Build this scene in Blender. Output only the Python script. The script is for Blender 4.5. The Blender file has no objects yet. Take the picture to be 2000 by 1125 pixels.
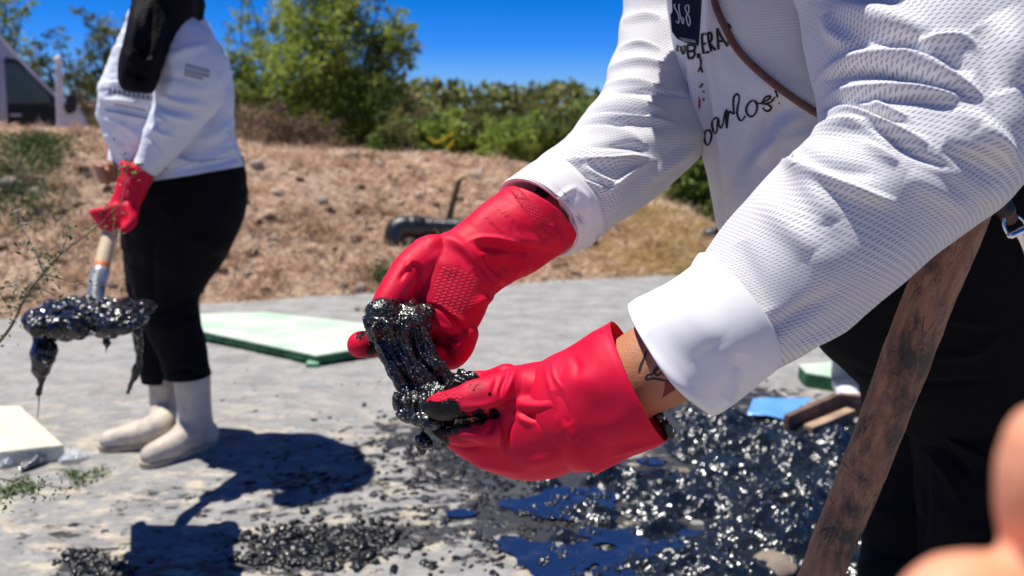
import bpy, bmesh, math, random
import numpy as np
from mathutils import Vector, Matrix
from mathutils.bvhtree import BVHTree
random.seed(7); rng = np.random.default_rng(7)
SC = bpy.context.scene
COL = SC.collection
R = math.radians

# ------------------------------------------------------------------ camera
FPX = 1455.0                      # focal length in pixels of the 2000 px wide photograph
PITCH = R(13.43); CAMZ = 1.10
cF = np.array([0, math.cos(PITCH), -math.sin(PITCH)]); cU = np.array([0, math.sin(PITCH), math.cos(PITCH)]); cR = np.array([1., 0, 0])
cC = np.array([0, 0, CAMZ])
cam_d = bpy.data.cameras.new('camera'); cam = bpy.data.objects.new('camera', cam_d); COL.objects.link(cam)
cam.location = cC; cam.rotation_euler = (math.pi/2 - PITCH, 0, 0)
cam_d.sensor_width = 36; cam_d.lens = 36*FPX/2000; cam_d.clip_start = 0.02; cam_d.clip_end = 3000
cam_d.dof.use_dof = True; cam_d.dof.focus_distance = 0.79; cam_d.dof.aperture_fstop = 4.6; cam_d.dof.aperture_blades = 0
SC.camera = cam
# ------------------------------------------------------------------ world and sun
SUNV = np.array([-0.30, 0.085, 1.0]); SUNV /= np.linalg.norm(SUNV)
sun_el = math.asin(SUNV[2]); sun_az = math.atan2(SUNV[0], SUNV[1])
world = bpy.data.worlds.new('World'); SC.world = world; world.use_nodes = True
wn = world.node_tree.nodes; wl = world.node_tree.links; wn.clear()
sky = wn.new('ShaderNodeTexSky'); sky.sky_type = 'NISHITA'; sky.sun_disc = False
sky.sun_elevation = sun_el; sky.sun_rotation = sun_az
sky.air_density = 0.9; sky.dust_density = 0.15; sky.ozone_density = 5.0; sky.altitude = 300
# the photograph's deep polarised blue: one smooth tint of the Nishita sky by elevation
tc = wn.new('ShaderNodeTexCoord'); sx_ = wn.new('ShaderNodeSeparateXYZ'); wl.new(tc.outputs['Generated'], sx_.inputs[0])
rp = wn.new('ShaderNodeValToRGB'); wl.new(sx_.outputs[2], rp.inputs[0]); el = rp.color_ramp.elements
el[0].position = 0.0; el[0].color = (.60, .90, 1.5, 1); el[1].position = 1.0; el[1].color = (.15, .20, .27, 1)
for p_, c_ in ((.03, (.45, .82, 1.55, 1)), (.08, (.13, .58, 1.48, 1)), (.14, (.006, .50, 1.28, 1)), (.45, (.08, .42, 1.05, 1))):
    e_ = el.new(p_); e_.color = c_
hs = wn.new('ShaderNodeMix'); hs.data_type = 'RGBA'; hs.blend_type = 'MULTIPLY'; hs.inputs[0].default_value = 1.0
wl.new(rp.outputs[0], hs.inputs[7])
bg = wn.new('ShaderNodeBackground'); bg.inputs['Strength'].default_value = 0.075
wo = wn.new('ShaderNodeOutputWorld')
wl.new(sky.outputs[0], hs.inputs[6]); wl.new(hs.outputs[2], bg.inputs['Color']); wl.new(bg.outputs[0], wo.inputs[0])
sun_d = bpy.data.lights.new('sun', 'SUN'); sun_d.energy = 5.0; sun_d.angle = R(0.53); sun_d.color = (1, 0.965, 0.90)
sun = bpy.data.objects.new('sun', sun_d); COL.objects.link(sun)
sun.rotation_euler = Vector(-SUNV).to_track_quat('-Z', 'Y').to_euler()
SC.view_settings.view_transform = 'Standard'; SC.view_settings.look = 'None'
SC.view_settings.exposure = 0.3; SC.view_settings.gamma = 1; SC.view_settings.use_curve_mapping = False
SC.cycles.use_denoising = True
SC.cycles.max_bounces = 6; SC.cycles.diffuse_bounces = 3; SC.cycles.glossy_bounces = 3; SC.cycles.transparent_max_bounces = 12
SC.cycles.sample_clamp_indirect = 6; SC.cycles.caustics_reflective = False; SC.cycles.caustics_refractive = False

# ------------------------------------------------------------------ helpers
def P(x, y, d):
    x, y, d = [np.asarray(v, float) for v in (x, y, d)]
    return cC + d[..., None]*(cF + ((x-1000)/FPX)[..., None]*cR - ((y-562.5)/FPX)[..., None]*cU)
def G(x, y, z=0.0):
    r = cF + (x-1000)/FPX*cR - (y-562.5)/FPX*cU
    return cC + r*((z-CAMZ)/r[2])
def pix(v):
    q = np.asarray(v)-cC; d = q@cF
    return 1000+FPX*(q@cR)/d, 562.5-FPX*(q@cU)/d, d
def _h(ix, iy, iz, s):
    n = (ix*374761393 + iy*668265263 + iz*2147483647 + s*1274126177) & 0xffffffff
    n = ((n ^ (n >> 13))*1274126177) & 0xffffffff
    return ((n ^ (n >> 16)) & 0xffff)/32767.5 - 1
def vnoise(p, s=0):
    p = np.asarray(p, float); i = np.floor(p).astype(np.int64); f = p-i; f = f*f*f*(f*(f*6-15)+10)
    x, y, z = i[..., 0], i[..., 1], i[..., 2]; fx, fy, fz = f[..., 0], f[..., 1], f[..., 2]
    r = 0
    for dx in (0, 1):
        for dy in (0, 1):
            for dz in (0, 1):
                r = r + _h(x+dx, y+dy, z+dz, s)*(fx if dx else 1-fx)*(fy if dy else 1-fy)*(fz if dz else 1-fz)
    return r
def fbm(p, o=4, s=0):
    p = np.asarray(p, float); r = 0; a = 1; t = 0
    for k in range(o):
        r = r + a*vnoise(p*(2.03**k)+k*7.3, s+k); t += a; a *= 0.5
    return r/t
def sstep(a, b, x):
    t = np.clip((x-a)/(b-a), 0, 1); return t*t*(3-2*t)

def mk(name, V, F, mat=None, parent=None, smooth=True, uv=None, attrs=None, mats=None, fmat=None):
    me = bpy.data.meshes.new(name)
    V = np.asarray(V, float)
    if isinstance(F, np.ndarray):
        n, k = F.shape
        me.vertices.add(len(V)); me.vertices.foreach_set('co', V.astype(np.float32).ravel())
        me.loops.add(n*k); me.loops.foreach_set('vertex_index', F.astype(np.int32).ravel())
        me.polygons.add(n); me.polygons.foreach_set('loop_start', np.arange(0, n*k, k, dtype=np.int32)); me.polygons.foreach_set('loop_total', np.full(n, k, np.int32))
        me.update(calc_edges=True)
    else:
        me.from_pydata([tuple(v) for v in V], [], F)
    me.validate()
    if uv is not None:
        l = me.uv_layers.new(name='UVMap'); vi = np.empty(len(me.loops), np.int32); me.loops.foreach_get('vertex_index', vi)
        l.data.foreach_set('uv', np.asarray(uv, np.float32)[vi].ravel())
    for k, a in (attrs or {}).items():
        a = np.asarray(a, np.float32)
        if a.ndim == 1:
            at = me.attributes.new(k, 'FLOAT', 'POINT'); at.data.foreach_set('value', a)
        else:
            at = me.attributes.new(k, 'FLOAT_VECTOR', 'POINT'); at.data.foreach_set('vector', a.ravel())
    for m in (mats or ([mat] if mat else [])): me.materials.append(m)
    if fmat is not None: me.polygons.foreach_set('material_index', np.asarray(fmat, np.int32))
    if smooth: me.polygons.foreach_set('use_smooth', np.ones(len(me.polygons), bool))
    me.update()
    o = bpy.data.objects.new(name, me); COL.objects.link(o)
    if parent: o.parent = parent; o.matrix_parent_inverse = parent.matrix_world.inverted()
    return o
def tag(o, label=None, cat=None, group=None, kind=None):
    if label: o['label'] = label
    if cat: o['category'] = cat
    if group: o['group'] = group
    if kind: o['kind'] = kind
    return o
def thing(name, loc, label, cat, group=None):
    o = bpy.data.objects.new(name, None); COL.objects.link(o); o.location = Vector(loc); o.empty_display_size = 0.05
    bpy.context.view_layer.update()
    return tag(o, label, cat, group)
def normals(V, F):
    F = np.asarray(F); N = np.zeros_like(V)
    a = V[F[:, 0]]; b = V[F[:, 1]]; c = V[F[:, 2]]; n = np.cross(b-a, c-a)
    if F.shape[1] == 4: n = np.cross(V[F[:, 2]]-a, V[F[:, 3]]-b)
    for k in range(F.shape[1]):
        for j in range(3): N[:, j] += np.bincount(F[:, k], n[:, j], len(V))
    return N/np.maximum(np.linalg.norm(N, axis=1, keepdims=True), 1e-12)
def catmull(X, t):
    X = np.asarray(X, float); n = len(X); i = np.clip(np.floor(t).astype(int), 0, n-2); f = (t-i)[:, None]
    p1 = X[i]; p2 = X[i+1]; p0 = np.where((i > 0)[:, None], X[np.maximum(i-1, 0)], 2*p1-p2); p3 = np.where((i < n-2)[:, None], X[np.minimum(i+2, n-1)], 2*p2-p1)
    return 0.5*(2*p1+(p2-p0)*f+(2*p0-5*p1+4*p2-p3)*f*f+(3*p1-p0-3*p2+p3)*f**3)
def loft(st, nu=64, nv=80, caps=(True, True), lip=0.0, sq=1.0):
    """rings between outline points: st rows = ax, ay, bx, by, depthA, depthB, half thickness (m)."""
    S = catmull(st, np.linspace(0, len(st)-1, nv))
    A = P(S[:, 0], S[:, 1], S[:, 4]); B = P(S[:, 2], S[:, 3], S[:, 5]); C = (A+B)/2; H = (A-B)/2
    T = np.gradient(C, axis=0); N = np.cross(H, T); N /= np.maximum(np.linalg.norm(N, axis=1, keepdims=True), 1e-9)
    s = np.sign((N@cF)); s[s == 0] = 1; N = -N*s[:, None]              # N points to the camera
    ph = np.linspace(0, 2*np.pi, nu, endpoint=False)
    cs = np.sign(np.cos(ph))*np.abs(np.cos(ph))**sq; sn = np.sign(np.sin(ph))*np.abs(np.sin(ph))**sq
    V = C[:, None, :]+cs[None, :, None]*H[:, None, :]+sn[None, :, None]*(N*S[:, 6:7])[:, None, :]
    L = np.concatenate([[0], np.cumsum(np.linalg.norm(np.diff(C, axis=0), axis=1))])
    circ = float(np.mean(np.linalg.norm(H, axis=1)+S[:, 6]))*np.pi
    U = np.stack(np.broadcast_arrays(((ph+np.pi/2) % (2*np.pi)/(2*np.pi)*circ)[None, :], L[:, None]), -1)
    V = V.reshape(-1, 3); U = U.reshape(-1, 2)
    i = np.arange(nv-1)[:, None]*nu; j = np.arange(nu)[None, :]; j2 = (j+1) % nu
    F = np.stack([i+j, i+j2, i+nu+j2, i+nu+j], -1).reshape(-1, 4)
    # orientation outward
    n = np.cross(V[F[:, 2]]-V[F[:, 0]], V[F[:, 3]]-V[F[:, 1]]); cc = np.repeat(C[:-1], nu, 0)
    if np.sum(n*(V[F].mean(1)-cc)) < 0: F = F[:, ::-1]
    return V, F, U, (nv, nu)
def close(V, F, U, dim, caps):
    nv, nu = dim; V = list(V); F = [tuple(f) for f in F]; U = list(U)
    V = np.array(V); add = []
    flip = 1
    if caps[0]:
        F.append(tuple(range(nu)))
    if caps[1]:
        F.append(tuple(range((nv-1)*nu, nv*nu))[::-1])
    return V, F, np.array(U)
def lipped(V, F, U, dim, end, depth=0.02, th=0.002):
    """open end with a turned-in wall so that the cloth or rubber has thickness."""
    nv, nu = dim; r = np.arange(nu)+(0 if end == 0 else (nv-1)*nu)
    E = V[r]; prev = V[r+(nu if end == 0 else -nu)*3]; ax = prev.mean(0)-E.mean(0); ax /= np.linalg.norm(ax)
    c = E.mean(0); inn = (c-E); inn /= np.linalg.norm(inn, axis=1, keepdims=True)
    rings = [E+inn*th*0.5-ax*th*0.3, E+inn*th*1.2, E+inn*th*2+ax*depth*0.4, E+inn*th*3+ax*depth]
    base = len(V); V = np.concatenate([V]+rings); U = np.concatenate([U]+[U[r]]*4); Fs = [F]
    cur = r
    f0 = F[0]; 
    for k in range(4):
        nx = base+k*nu+np.arange(nu); a = cur; b = np.roll(cur, -1); c2 = np.roll(nx, -1); d = nx
        q = np.stack([a, b, c2, d], -1)
        if end == 0: q = q[:, ::-1]
        Fs.append(q); cur = nx
    F = np.concatenate(Fs)
    return V, F, U
def tube(pts, rad, nu=16, nv=None, cap=True):
    """round tapering tube through world points with rounded ends."""
    pts = np.asarray(pts, float); rad = np.asarray(rad, float); nv = nv or max(8, 8*len(pts))
    S = catmull(np.c_[pts, rad], np.linspace(0, len(pts)-1, nv)); C = S[:, :3]; r = np.abs(S[:, 3])
    T = np.gradient(C, axis=0); T /= np.maximum(np.linalg.norm(T, axis=1, keepdims=True), 1e-9)
    if cap:
        k = 5; a = np.linspace(0, np.pi/2, k+1)[:-1]
        h = C[0][None]-T[0][None]*(r[0]*np.cos(a))[:, None]; hr = r[0]*np.sin(a)
        t = C[-1][None]+T[-1][None]*(r[-1]*np.cos(a[::-1]))[:, None]; tr = r[-1]*np.sin(a[::-1])
        C = np.concatenate([h, C, t]); r = np.concatenate([np.maximum(hr, 1e-5), r, np.maximum(tr, 1e-5)]); T = np.concatenate([np.repeat(T[:1], k, 0), T, np.repeat(T[-1:], k, 0)])
    n = len(C); X = np.zeros_like(C); ref = np.array([0.123, 0.37, 0.92]); x = np.cross(T[0], ref); x /= np.linalg.norm(x)
    for q in range(n):
        x = x-T[q]*(x@T[q]); x /= np.linalg.norm(x); X[q] = x
    Y = np.cross(T, X); ph = np.linspace(0, 2*np.pi, nu, endpoint=False)
    V = C[:, None]+r[:, None, None]*(np.cos(ph)[None, :, None]*X[:, None]+np.sin(ph)[None, :, None]*Y[:, None])
    L = np.concatenate([[0], np.cumsum(np.linalg.norm(np.diff(C, axis=0), axis=1))])
    U = np.stack(np.broadcast_arrays((ph/(2*np.pi))[None, :]*2*np.pi*r.mean(), L[:, None]), -1).reshape(-1, 2)
    i = np.arange(n-1)[:, None]*nu; j = np.arange(nu)[None, :]; j2 = (j+1) % nu
    F = np.stack([i+j, i+j2, i+nu+j2, i+nu+j], -1).reshape(-1, 4)
    return V.reshape(-1, 3), F, U, (n, nu)
def join(parts):
    V = []; F = []; o = 0
    for p in parts:
        v, f = p[0], p[1]; V.append(np.asarray(v))
        F.append(np.asarray(f)+o); o += len(v)
    return np.concatenate(V), np.concatenate(F)
def ellipsoid(c, r, M=None, nu=24, nv=14):
    th = np.linspace(0.02, np.pi-0.02, nv); ph = np.linspace(0, 2*np.pi, nu, endpoint=False)
    V = np.stack([np.sin(th)[:, None]*np.cos(ph), np.sin(th)[:, None]*np.sin(ph), np.cos(th)[:, None]*np.ones(nu)], -1).reshape(-1, 3)*np.asarray(r)
    if M is not None: V = V@np.asarray(M).T
    i = np.arange(nv-1)[:, None]*nu; j = np.arange(nu)[None, :]; j2 = (j+1) % nu
    return V+np.asarray(c), np.stack([i+j, i+nu+j, i+nu+j2, i+j2], -1).reshape(-1, 4)
def smooth_mesh(V, F, it, lam=0.5):
    E = np.concatenate([F[:, [k, (k+1) % F.shape[1]]] for k in range(F.shape[1])]); E = np.concatenate([E, E[:, ::-1]])
    d = np.maximum(np.bincount(E[:, 0], minlength=len(V)), 1)
    for k in range(it):
        l = lam if k % 2 == 0 else -lam*0.94
        if it < 0: l = lam
        W = np.stack([np.bincount(E[:, 0], V[E[:, 1], j], len(V)) for j in range(3)], 1)/d[:, None]
        V = V+l*(W-V)
    return V
def shrink_smooth(V, F, it, lam=0.5):
    E = np.concatenate([F[:, [k, (k+1) % F.shape[1]]] for k in range(F.shape[1])]); E = np.concatenate([E, E[:, ::-1]])
    d = np.maximum(np.bincount(E[:, 0], minlength=len(V)), 1)
    for k in range(it):
        W = np.stack([np.bincount(E[:, 0], V[E[:, 1], j], len(V)) for j in range(3)], 1)/d[:, None]
        V = V+lam*(W-V)
    return V
def capped(p):
    """close a loft/tube by a tiny fan so that voxel remeshing sees a solid"""
    V, F, U, (nv, nu) = p; V = list(V); c0 = len(V); V.append(np.mean(V[:nu], 0)); V.append(np.mean(V[(nv-1)*nu:nv*nu], 0))
    j = np.arange(nu); j2 = (j+1) % nu
    a = np.stack([np.full(nu, c0), j2, j, j], -1); b = np.stack([np.full(nu, c0+1), (nv-1)*nu+j, (nv-1)*nu+j2, (nv-1)*nu+j2], -1)
    return np.array(V), np.concatenate([F, a, b])
def fuse(parts, vox, sm=6, shr=2):
    fs = []; vs = []; o = 0
    for v, f in parts:
        vs.append(v)
        for q in f:
            t = tuple(dict.fromkeys(int(x)+o for x in q))
            if len(t) > 2: fs.append(t)
        o += len(v)
    me = bpy.data.meshes.new('tmp'); me.from_pydata([tuple(x) for x in np.concatenate(vs)], [], fs)
    bm = bmesh.new(); bm.from_mesh(me); bmesh.ops.recalc_face_normals(bm, faces=bm.faces); bm.to_mesh(me); bm.free()
    ob = bpy.data.objects.new('tmp', me); COL.objects.link(ob)
    m = ob.modifiers.new('r', 'REMESH'); m.mode = 'VOXEL'; m.voxel_size = vox; m.adaptivity = 0
    dg = bpy.context.evaluated_depsgraph_get(); ev = ob.evaluated_get(dg); em = ev.to_mesh()
    V = np.empty(len(em.vertices)*3, np.float32); em.vertices.foreach_get('co', V); V = V.reshape(-1, 3).astype(float)
    n = len(em.polygons); li = np.empty(len(em.loops), np.int32); em.loops.foreach_get('vertex_index', li)
    F = li.reshape(-1, 4) if len(li) == n*4 else np.array([list(p.vertices)+([p.vertices[-1]] if len(p.vertices) == 3 else []) for p in em.polygons])
    ev.to_mesh_clear(); bpy.data.objects.remove(ob); bpy.data.meshes.remove(me)
    V = shrink_smooth(V, F, shr); V = smooth_mesh(V, F, sm*2)
    return V, F
def seg_dist(x, y, poly):
    """distance in pixels to a polyline, and position 0..1 along it, and side sign"""
    best = np.full(x.shape, 1e9); tt = np.zeros(x.shape); sg = np.zeros(x.shape); poly = np.asarray(poly, float)
    L = np.linalg.norm(np.diff(poly, axis=0), axis=1); cum = np.r_[0, np.cumsum(L)]
    for k in range(len(poly)-1):
        a = poly[k]; b = poly[k+1]; d = b-a; l2 = d@d+1e-9
        t = np.clip(((x-a[0])*d[0]+(y-a[1])*d[1])/l2, 0, 1); qx = x-a[0]-t*d[0]; qy = y-a[1]-t*d[1]; r = np.hypot(qx, qy)
        m = r < best; best[m] = r[m]; tt[m] = (cum[k]+t[m]*L[k])/cum[-1]; sg[m] = np.sign(d[0]*qy-d[1]*qx)[m]
    return best, tt, sg
def curve_pts(pl, n=24):
    pl = np.asarray(pl, float); return catmull(pl, np.linspace(0, len(pl)-1, n)) if len(pl) > 2 else pl
def folds(V, F, fl, front=-0.15):
    """raise or sink the surface along fold lines; fl = (points, half width px, amplitude m[, asymmetry])."""
    N = normals(V, F); x, y, d = pix(V); facing = sstep(front, front+0.35, -((V-cC)/np.linalg.norm(V-cC, axis=1, keepdims=True)*N).sum(1))
    D = np.zeros(len(V))
    for f in fl:
        pl = curve_pts(f[0]); r, t, s = seg_dist(x, y, pl); w = f[1]; asym = f[3] if len(f) > 3 else 0
        ww = np.where(s > 0, w*(1+asym), w*(1-asym))
        e = np.clip(np.sin(np.pi*np.clip(t, 0.02, 0.98)), 0, 1)**0.7
        D += f[2]*np.exp(-(r/ww)**2)*e
    return V+N*(D*facing)[:, None]

# ------------------------------------------------------------------ materials
class NT:
    def __init__(s, name):
        s.m = bpy.data.materials.new(name); s.m.use_nodes = True; s.t = s.m.node_tree; s.n = s.t.nodes; s.l = s.t.links
        s.b = s.n['Principled BSDF']; s.out = s.n['Material Output']
    def new(s, t, **k):
        n = s.n.new(t)
        for a, v in k.items(): setattr(n, a, v)
        return n
    def put(s, sock, v):
        if isinstance(v, bpy.types.NodeSocket): s.l.new(v, sock)
        elif v is not None:
            if hasattr(sock.default_value, '__len__') and not hasattr(v, '__len__'): v = [v]*len(sock.default_value)
            if hasattr(v, '__len__') and len(v) == 3 and len(sock.default_value) == 4: v = tuple(v)+(1,)
            sock.default_value = v
    def set(s, **k):
        for a, v in k.items(): s.put(s.b.inputs[a.replace('_', ' ')], v)
        return s
    def co(s, which='Object'): return s.new('ShaderNodeTexCoord').outputs[which]
    def attr(s, name, out='Fac'): n = s.new('ShaderNodeAttribute'); n.attribute_name = name; return n.outputs[out]
    def map(s, v, scale=(1, 1, 1), rot=(0, 0, 0), loc=(0, 0, 0)):
        n = s.new('ShaderNodeMapping'); s.l.new(v, n.inputs[0]); n.inputs['Scale'].default_value = scale; n.inputs['Rotation'].default_value = rot; n.inputs['Location'].default_value = loc; return n.outputs[0]
    def noise(s, v, scale, detail=4, rough=0.5, dist=0, out=0):
        n = s.new('ShaderNodeTexNoise'); s.put(n.inputs['Vector'], v); n.inputs['Scale'].default_value = scale; n.inputs['Detail'].default_value = detail
        n.inputs['Roughness'].default_value = rough; n.inputs['Distortion'].default_value = dist; return n.outputs[out]
    def vor(s, v, scale, feature='F1', out='Distance', rand=1):
        n = s.new('ShaderNodeTexVoronoi', feature=feature); s.put(n.inputs['Vector'], v); n.inputs['Scale'].default_value = scale; n.inputs['Randomness'].default_value = rand; return n.outputs[out]
    def ramp(s, v, stops, interp='LINEAR'):
        n = s.new('ShaderNodeValToRGB'); n.color_ramp.interpolation = interp; e = n.color_ramp.elements
        while len(e) < len(stops): e.new(0.5)
        for q, (p, c) in zip(e, stops):
            q.position = p; q.color = (c, c, c, 1) if not hasattr(c, '__len__') else tuple(c)+(1,)
        s.l.new(v, n.inputs[0]); return n.outputs[0]
    def math(s, op, a, b=None, c=None, clamp=False):
        n = s.new('ShaderNodeMath', operation=op, use_clamp=clamp)
        for q, v in zip(n.inputs, (a, b, c)):
            if v is not None: s.put(q, v)
        return n.outputs[0]
    def mix(s, f, a, b, blend='MIX'):
        n = s.new('ShaderNodeMix', data_type='RGBA', blend_type=blend); s.put(n.inputs[0], f); s.put(n.inputs[6], a); s.put(n.inputs[7], b); return n.outputs[2]
    def sep(s, v): n = s.new('ShaderNodeSeparateXYZ'); s.l.new(v, n.inputs[0]); return n.outputs
    def bump(s, h, dist=0.01, strength=1, normal=None):
        n = s.new('ShaderNodeBump'); s.l.new(h, n.inputs['Height']); n.inputs['Distance'].default_value = dist; n.inputs['Strength'].default_value = strength
        if normal is not None: s.l.new(normal, n.inputs['Normal'])
        return n.outputs[0]
def simple(name, col, rough=0.6, spec=0.5, var=0.0, scale=20, bump=0.0, metal=0.0, sheen=0):
    t = NT(name); c = col
    o = t.co()
    if var:
        nz = t.noise(o, scale, 5, 0.6); c = t.mix(t.ramp(nz, [(0.3, 0), (0.7, 1)]), tuple(x*(1-var) for x in col), tuple(min(1, x*(1+var)) for x in col))
    t.set(Base_Color=c, Roughness=rough, Metallic=metal); t.b.inputs['Specular IOR Level'].default_value = spec
    if sheen: t.b.inputs['Sheen Weight'].default_value = sheen
    if bump: t.set(Normal=t.bump(t.noise(o, scale*3, 4, 0.6), bump, 0.8))
    return t.m

# ================================================================== GROUND
def flat(poly, z, name, mat, kind='structure'):
    o = mk(name, [(x, y, z) for x, y in poly], [tuple(range(len(poly)))], mat, smooth=False); return tag(o, kind=kind)
t = NT('dirt'); o = t.co()
n1 = t.noise(o, 1.3, 6, 0.6); n2 = t.noise(o, 14, 5, 0.65)
c = t.mix(t.ramp(n1, [(0.3, 0), (0.7, 1)]), (0.30, 0.22, 0.15), (0.40, 0.31, 0.22)); c = t.mix(t.math('MULTIPLY', t.ramp(n2, [(0.35, 1), (0.6, 0)]), 0.5), c, (0.17, 0.12, 0.08))
t.set(Base_Color=c, Roughness=0.95, Normal=t.bump(n2, 0.03, 0.9)); M_dirt = t.m
flat([(-900, -200), (900, -200), (900, 1500), (-900, 1500)], -0.06, 'ground', M_dirt)

# pavement edge (far side) in world coordinates
ed = np.array([G(x, y)[:2] for x, y in ((-700, 655), (0, 622), (400, 592), (700, 573), (1000, 553), (1300, 536), (1700, 528), (2400, 520))])
def yE(x): return np.interp(x, ed[:, 0], ed[:, 1])
def aniso(t, o, f, st): return t.noise(t.map(o, scale=(1, st, 1), rot=(0, 0, 0.25)), f, 5, 0.6)
t = NT('concrete'); o = t.co()
big = aniso(t, o, 0.9, 1.8); mid = aniso(t, o, 6, 1.9); fine = t.noise(o, 42, 6, 0.7); mud = t.attr('mud'); wet = t.attr('wet')
c = t.mix(t.ramp(mid, [(0.35, 0), (0.62, 1)]), (0.24, 0.235, 0.23), (0.36, 0.35, 0.34))
patch = t.math('MULTIPLY', t.ramp(t.noise(t.map(o, scale=(1, 2.0, 1), rot=(0, 0, 0.2)), 7.5, 5, 0.65), [(0.50, 0), (0.60, 1)]), t.attr('near'))
c = t.mix(t.math('MULTIPLY', patch, 0.9), c, (0.58, 0.50, 0.38))
c = t.mix(t.math('MULTIPLY', t.ramp(t.noise(t.map(o, scale=(1, 2.4, 1)), 3.1, 5, 0.6), [(0.58, 0), (0.70, 1)]), 0.35), c, (0.42, 0.31, 0.22))
sp = t.ramp(t.noise(t.map(o, scale=(1, 1.7, 1)), 26, 4, 0.65), [(0.33, 1), (0.42, 0)])
c = t.mix(t.math('MULTIPLY', sp, 0.85), c, (0.13, 0.12, 0.115))
c = t.mix(t.math('MULTIPLY', t.ramp(fine, [(0.3, 1), (0.6, 0)]), 0.28), c, (0.19, 0.18, 0.17))
c = t.mix(t.math('MULTIPLY', t.math('MULTIPLY', t.ramp(t.noise(t.map(o, scale=(1, 2.1, 1), rot=(0, 0, .2), loc=(4, 2, 0)), 11, 6, .7), [(.42, 0), (.6, 1)]), t.attr('near')), .55), c, (0.17, 0.165, 0.16))
# mud film: dark where the mud attribute and a broken noise agree
br = t.noise(t.map(o, scale=(1, 1.9, 1), rot=(0, 0, -0.15)), 17, 6, 0.68, 0.3)
film = t.ramp(t.math('ADD', t.math('MULTIPLY', mud, 1.0), t.math('MULTIPLY', t.math('SUBTRACT', br, 0.5), 2.0)), [(0.42, 0), (0.60, 1)])
c = t.mix(t.math('MULTIPLY', film, 0.93), c, (0.020, 0.021, 0.023))
c = t.mix(t.math('MULTIPLY', t.ramp(t.math('ADD', wet, t.math('MULTIPLY', t.math('SUBTRACT', br, 0.5), 0.8)), [(0.4, 0), (0.9, 1)]), 0.6), c, (0.13, 0.135, 0.14))
rg = t.math('SUBTRACT', 0.85, t.math('MULTIPLY', film, 0.5))
h = t.math('ADD', t.math('MULTIPLY', mid, 0.5), t.math('ADD', t.math('MULTIPLY', fine, 0.3), t.math('MULTIPLY', film, 0.7)))
t.set(Base_Color=c, Roughness=rg, Normal=t.bump(h, 0.012, 0.9)); M_conc = t.m

def blobs(X, Y, L):
    r = np.zeros(X.shape)
    for px, py, rad, w, *ar in L:
        g = G(px, py); a = ar[0] if ar else 1.0
        r = np.maximum(r, w*np.exp(-(((X-g[0])/rad)**2+((Y-g[1])/(rad*a))**2)))
    return r
SLUDGE = [(1420, 830, .26, 1), (1540, 880, .28, 1.1), (1380, 880, .22, 1), (1200, 950, .18, .95), (1330, 960, .22, 1), (1500, 980, .25, 1.1), (1640, 940, .28, 1.1), (1700, 860, .2, 1), (1150, 1000, .17, .9), (1300, 1060, .16, 1), (1450, 1080, .2, 1.1), (1600, 1080, .25, 1.2), (1250, 1110, .14, .9), (1100, 1060, .10, .8), (1760, 1000, .3, 1.1), (1360, 820, .14, .95), (1700, 1180, .3, 1.1), (1450, 1200, .3, 1.1), (1060, 940, .12, .8), (1200, 1180, .15, .9)]
STAIN = [(820, 850, .18, .70, .6), (900, 900, .22, .78, .5), (980, 930, .2, .8, .8), (760, 835, .12, .55, .6), (1000, 1000, .16, .8, .7), (880, 985, .22, .50, .5), (1000, 880, .3, .7, .4), (700, 945, .2, .58, .35), (600, 930, .16, .5, .3), (480, 1000, .2, .46, .3), (820, 1050, .25, .56, .3), (420, 900, .12, .42, .3), (600, 1075, .20, .75, .45), (700, 1070, .12, .75, .5), (800, 1060, .14, .5, .4), (500, 1090, .12, .6, .5), (170, 1105, .09, .75, .6), (250, 1125, .12, .6, .5), (650, 880, .2, .36, .5), (520, 960, .2, .36, .6), (940, 1090, .1, .45, .6), (780, 1000, .3, .38, .6), (1050, 880, .3, .6, .5), (1250, 800, .3, .5, .5), (1480, 770, .35, .5, .4), (330, 970, .25, .36, .6), (120, 1040, .2, .42, .5), (250, 1090, .25, .46, .4), (540, 1110, .3, .5, .3), (100, 940, .15, .34, .4)]
STAIN += [(850, 1035, .45, .74, .07), (650, 1050, .5, .70, .06), (780, 865, .16, .8, .22), (700, 890, .12, .72, .25), (960, 1010, .3, .75, .12), (880, 940, .25, .66, .16), (740, 1000, .25, .6, .10), (1010, 905, .2, .85, .3), (450, 1110, .35, .6, .08), (620, 985, .2, .58, .10), (900, 870, .15, .85, .25)]
WETL = [(800, 1030, .45, .55, .35), (960, 960, .3, .7, .5), (1050, 820, .35, .4, .6), (450, 1100, .3, .5, .3), (900, 880, .3, .5, .4)]
nx, ny = 300, 220
xs = np.concatenate([np.linspace(-9, -2.2, 40), np.linspace(-2.15, 2.6, 220), np.linspace(2.7, 9, 40)]); vv = np.linspace(0, 1, ny)**1.0
X, Tt = np.meshgrid(xs, vv); Yf = yE(X)+0.03*vnoise(np.stack([X*6, X*0, X*0], -1)); Y = -1.2+(Yf+1.2)*Tt
Pz = np.stack([X, Y, 0*X], -1)
Z = 0.004*fbm(Pz*[5, 9, 1], 4, 3)+0.0025*fbm(Pz*[22, 34, 1], 3, 5)
md = np.clip(blobs(X, Y, STAIN)+blobs(X, Y, SLUDGE)*0.9, 0, 1.2)
i = np.arange(ny-1)[:, None]*len(xs); j = np.arange(len(xs)-1)[None]
F = np.stack([i+j, i+j+1, i+len(xs)+j+1, i+len(xs)+j], -1).reshape(-1, 4)
near = sstep(3.2, 2.2, Y)
tag(mk('pavement', np.stack([X, Y, Z], -1).reshape(-1, 3), F, M_conc, attrs=dict(mud=md.ravel(), wet=blobs(X, Y, WETL).ravel(), near=near.ravel())), kind='structure')

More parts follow.
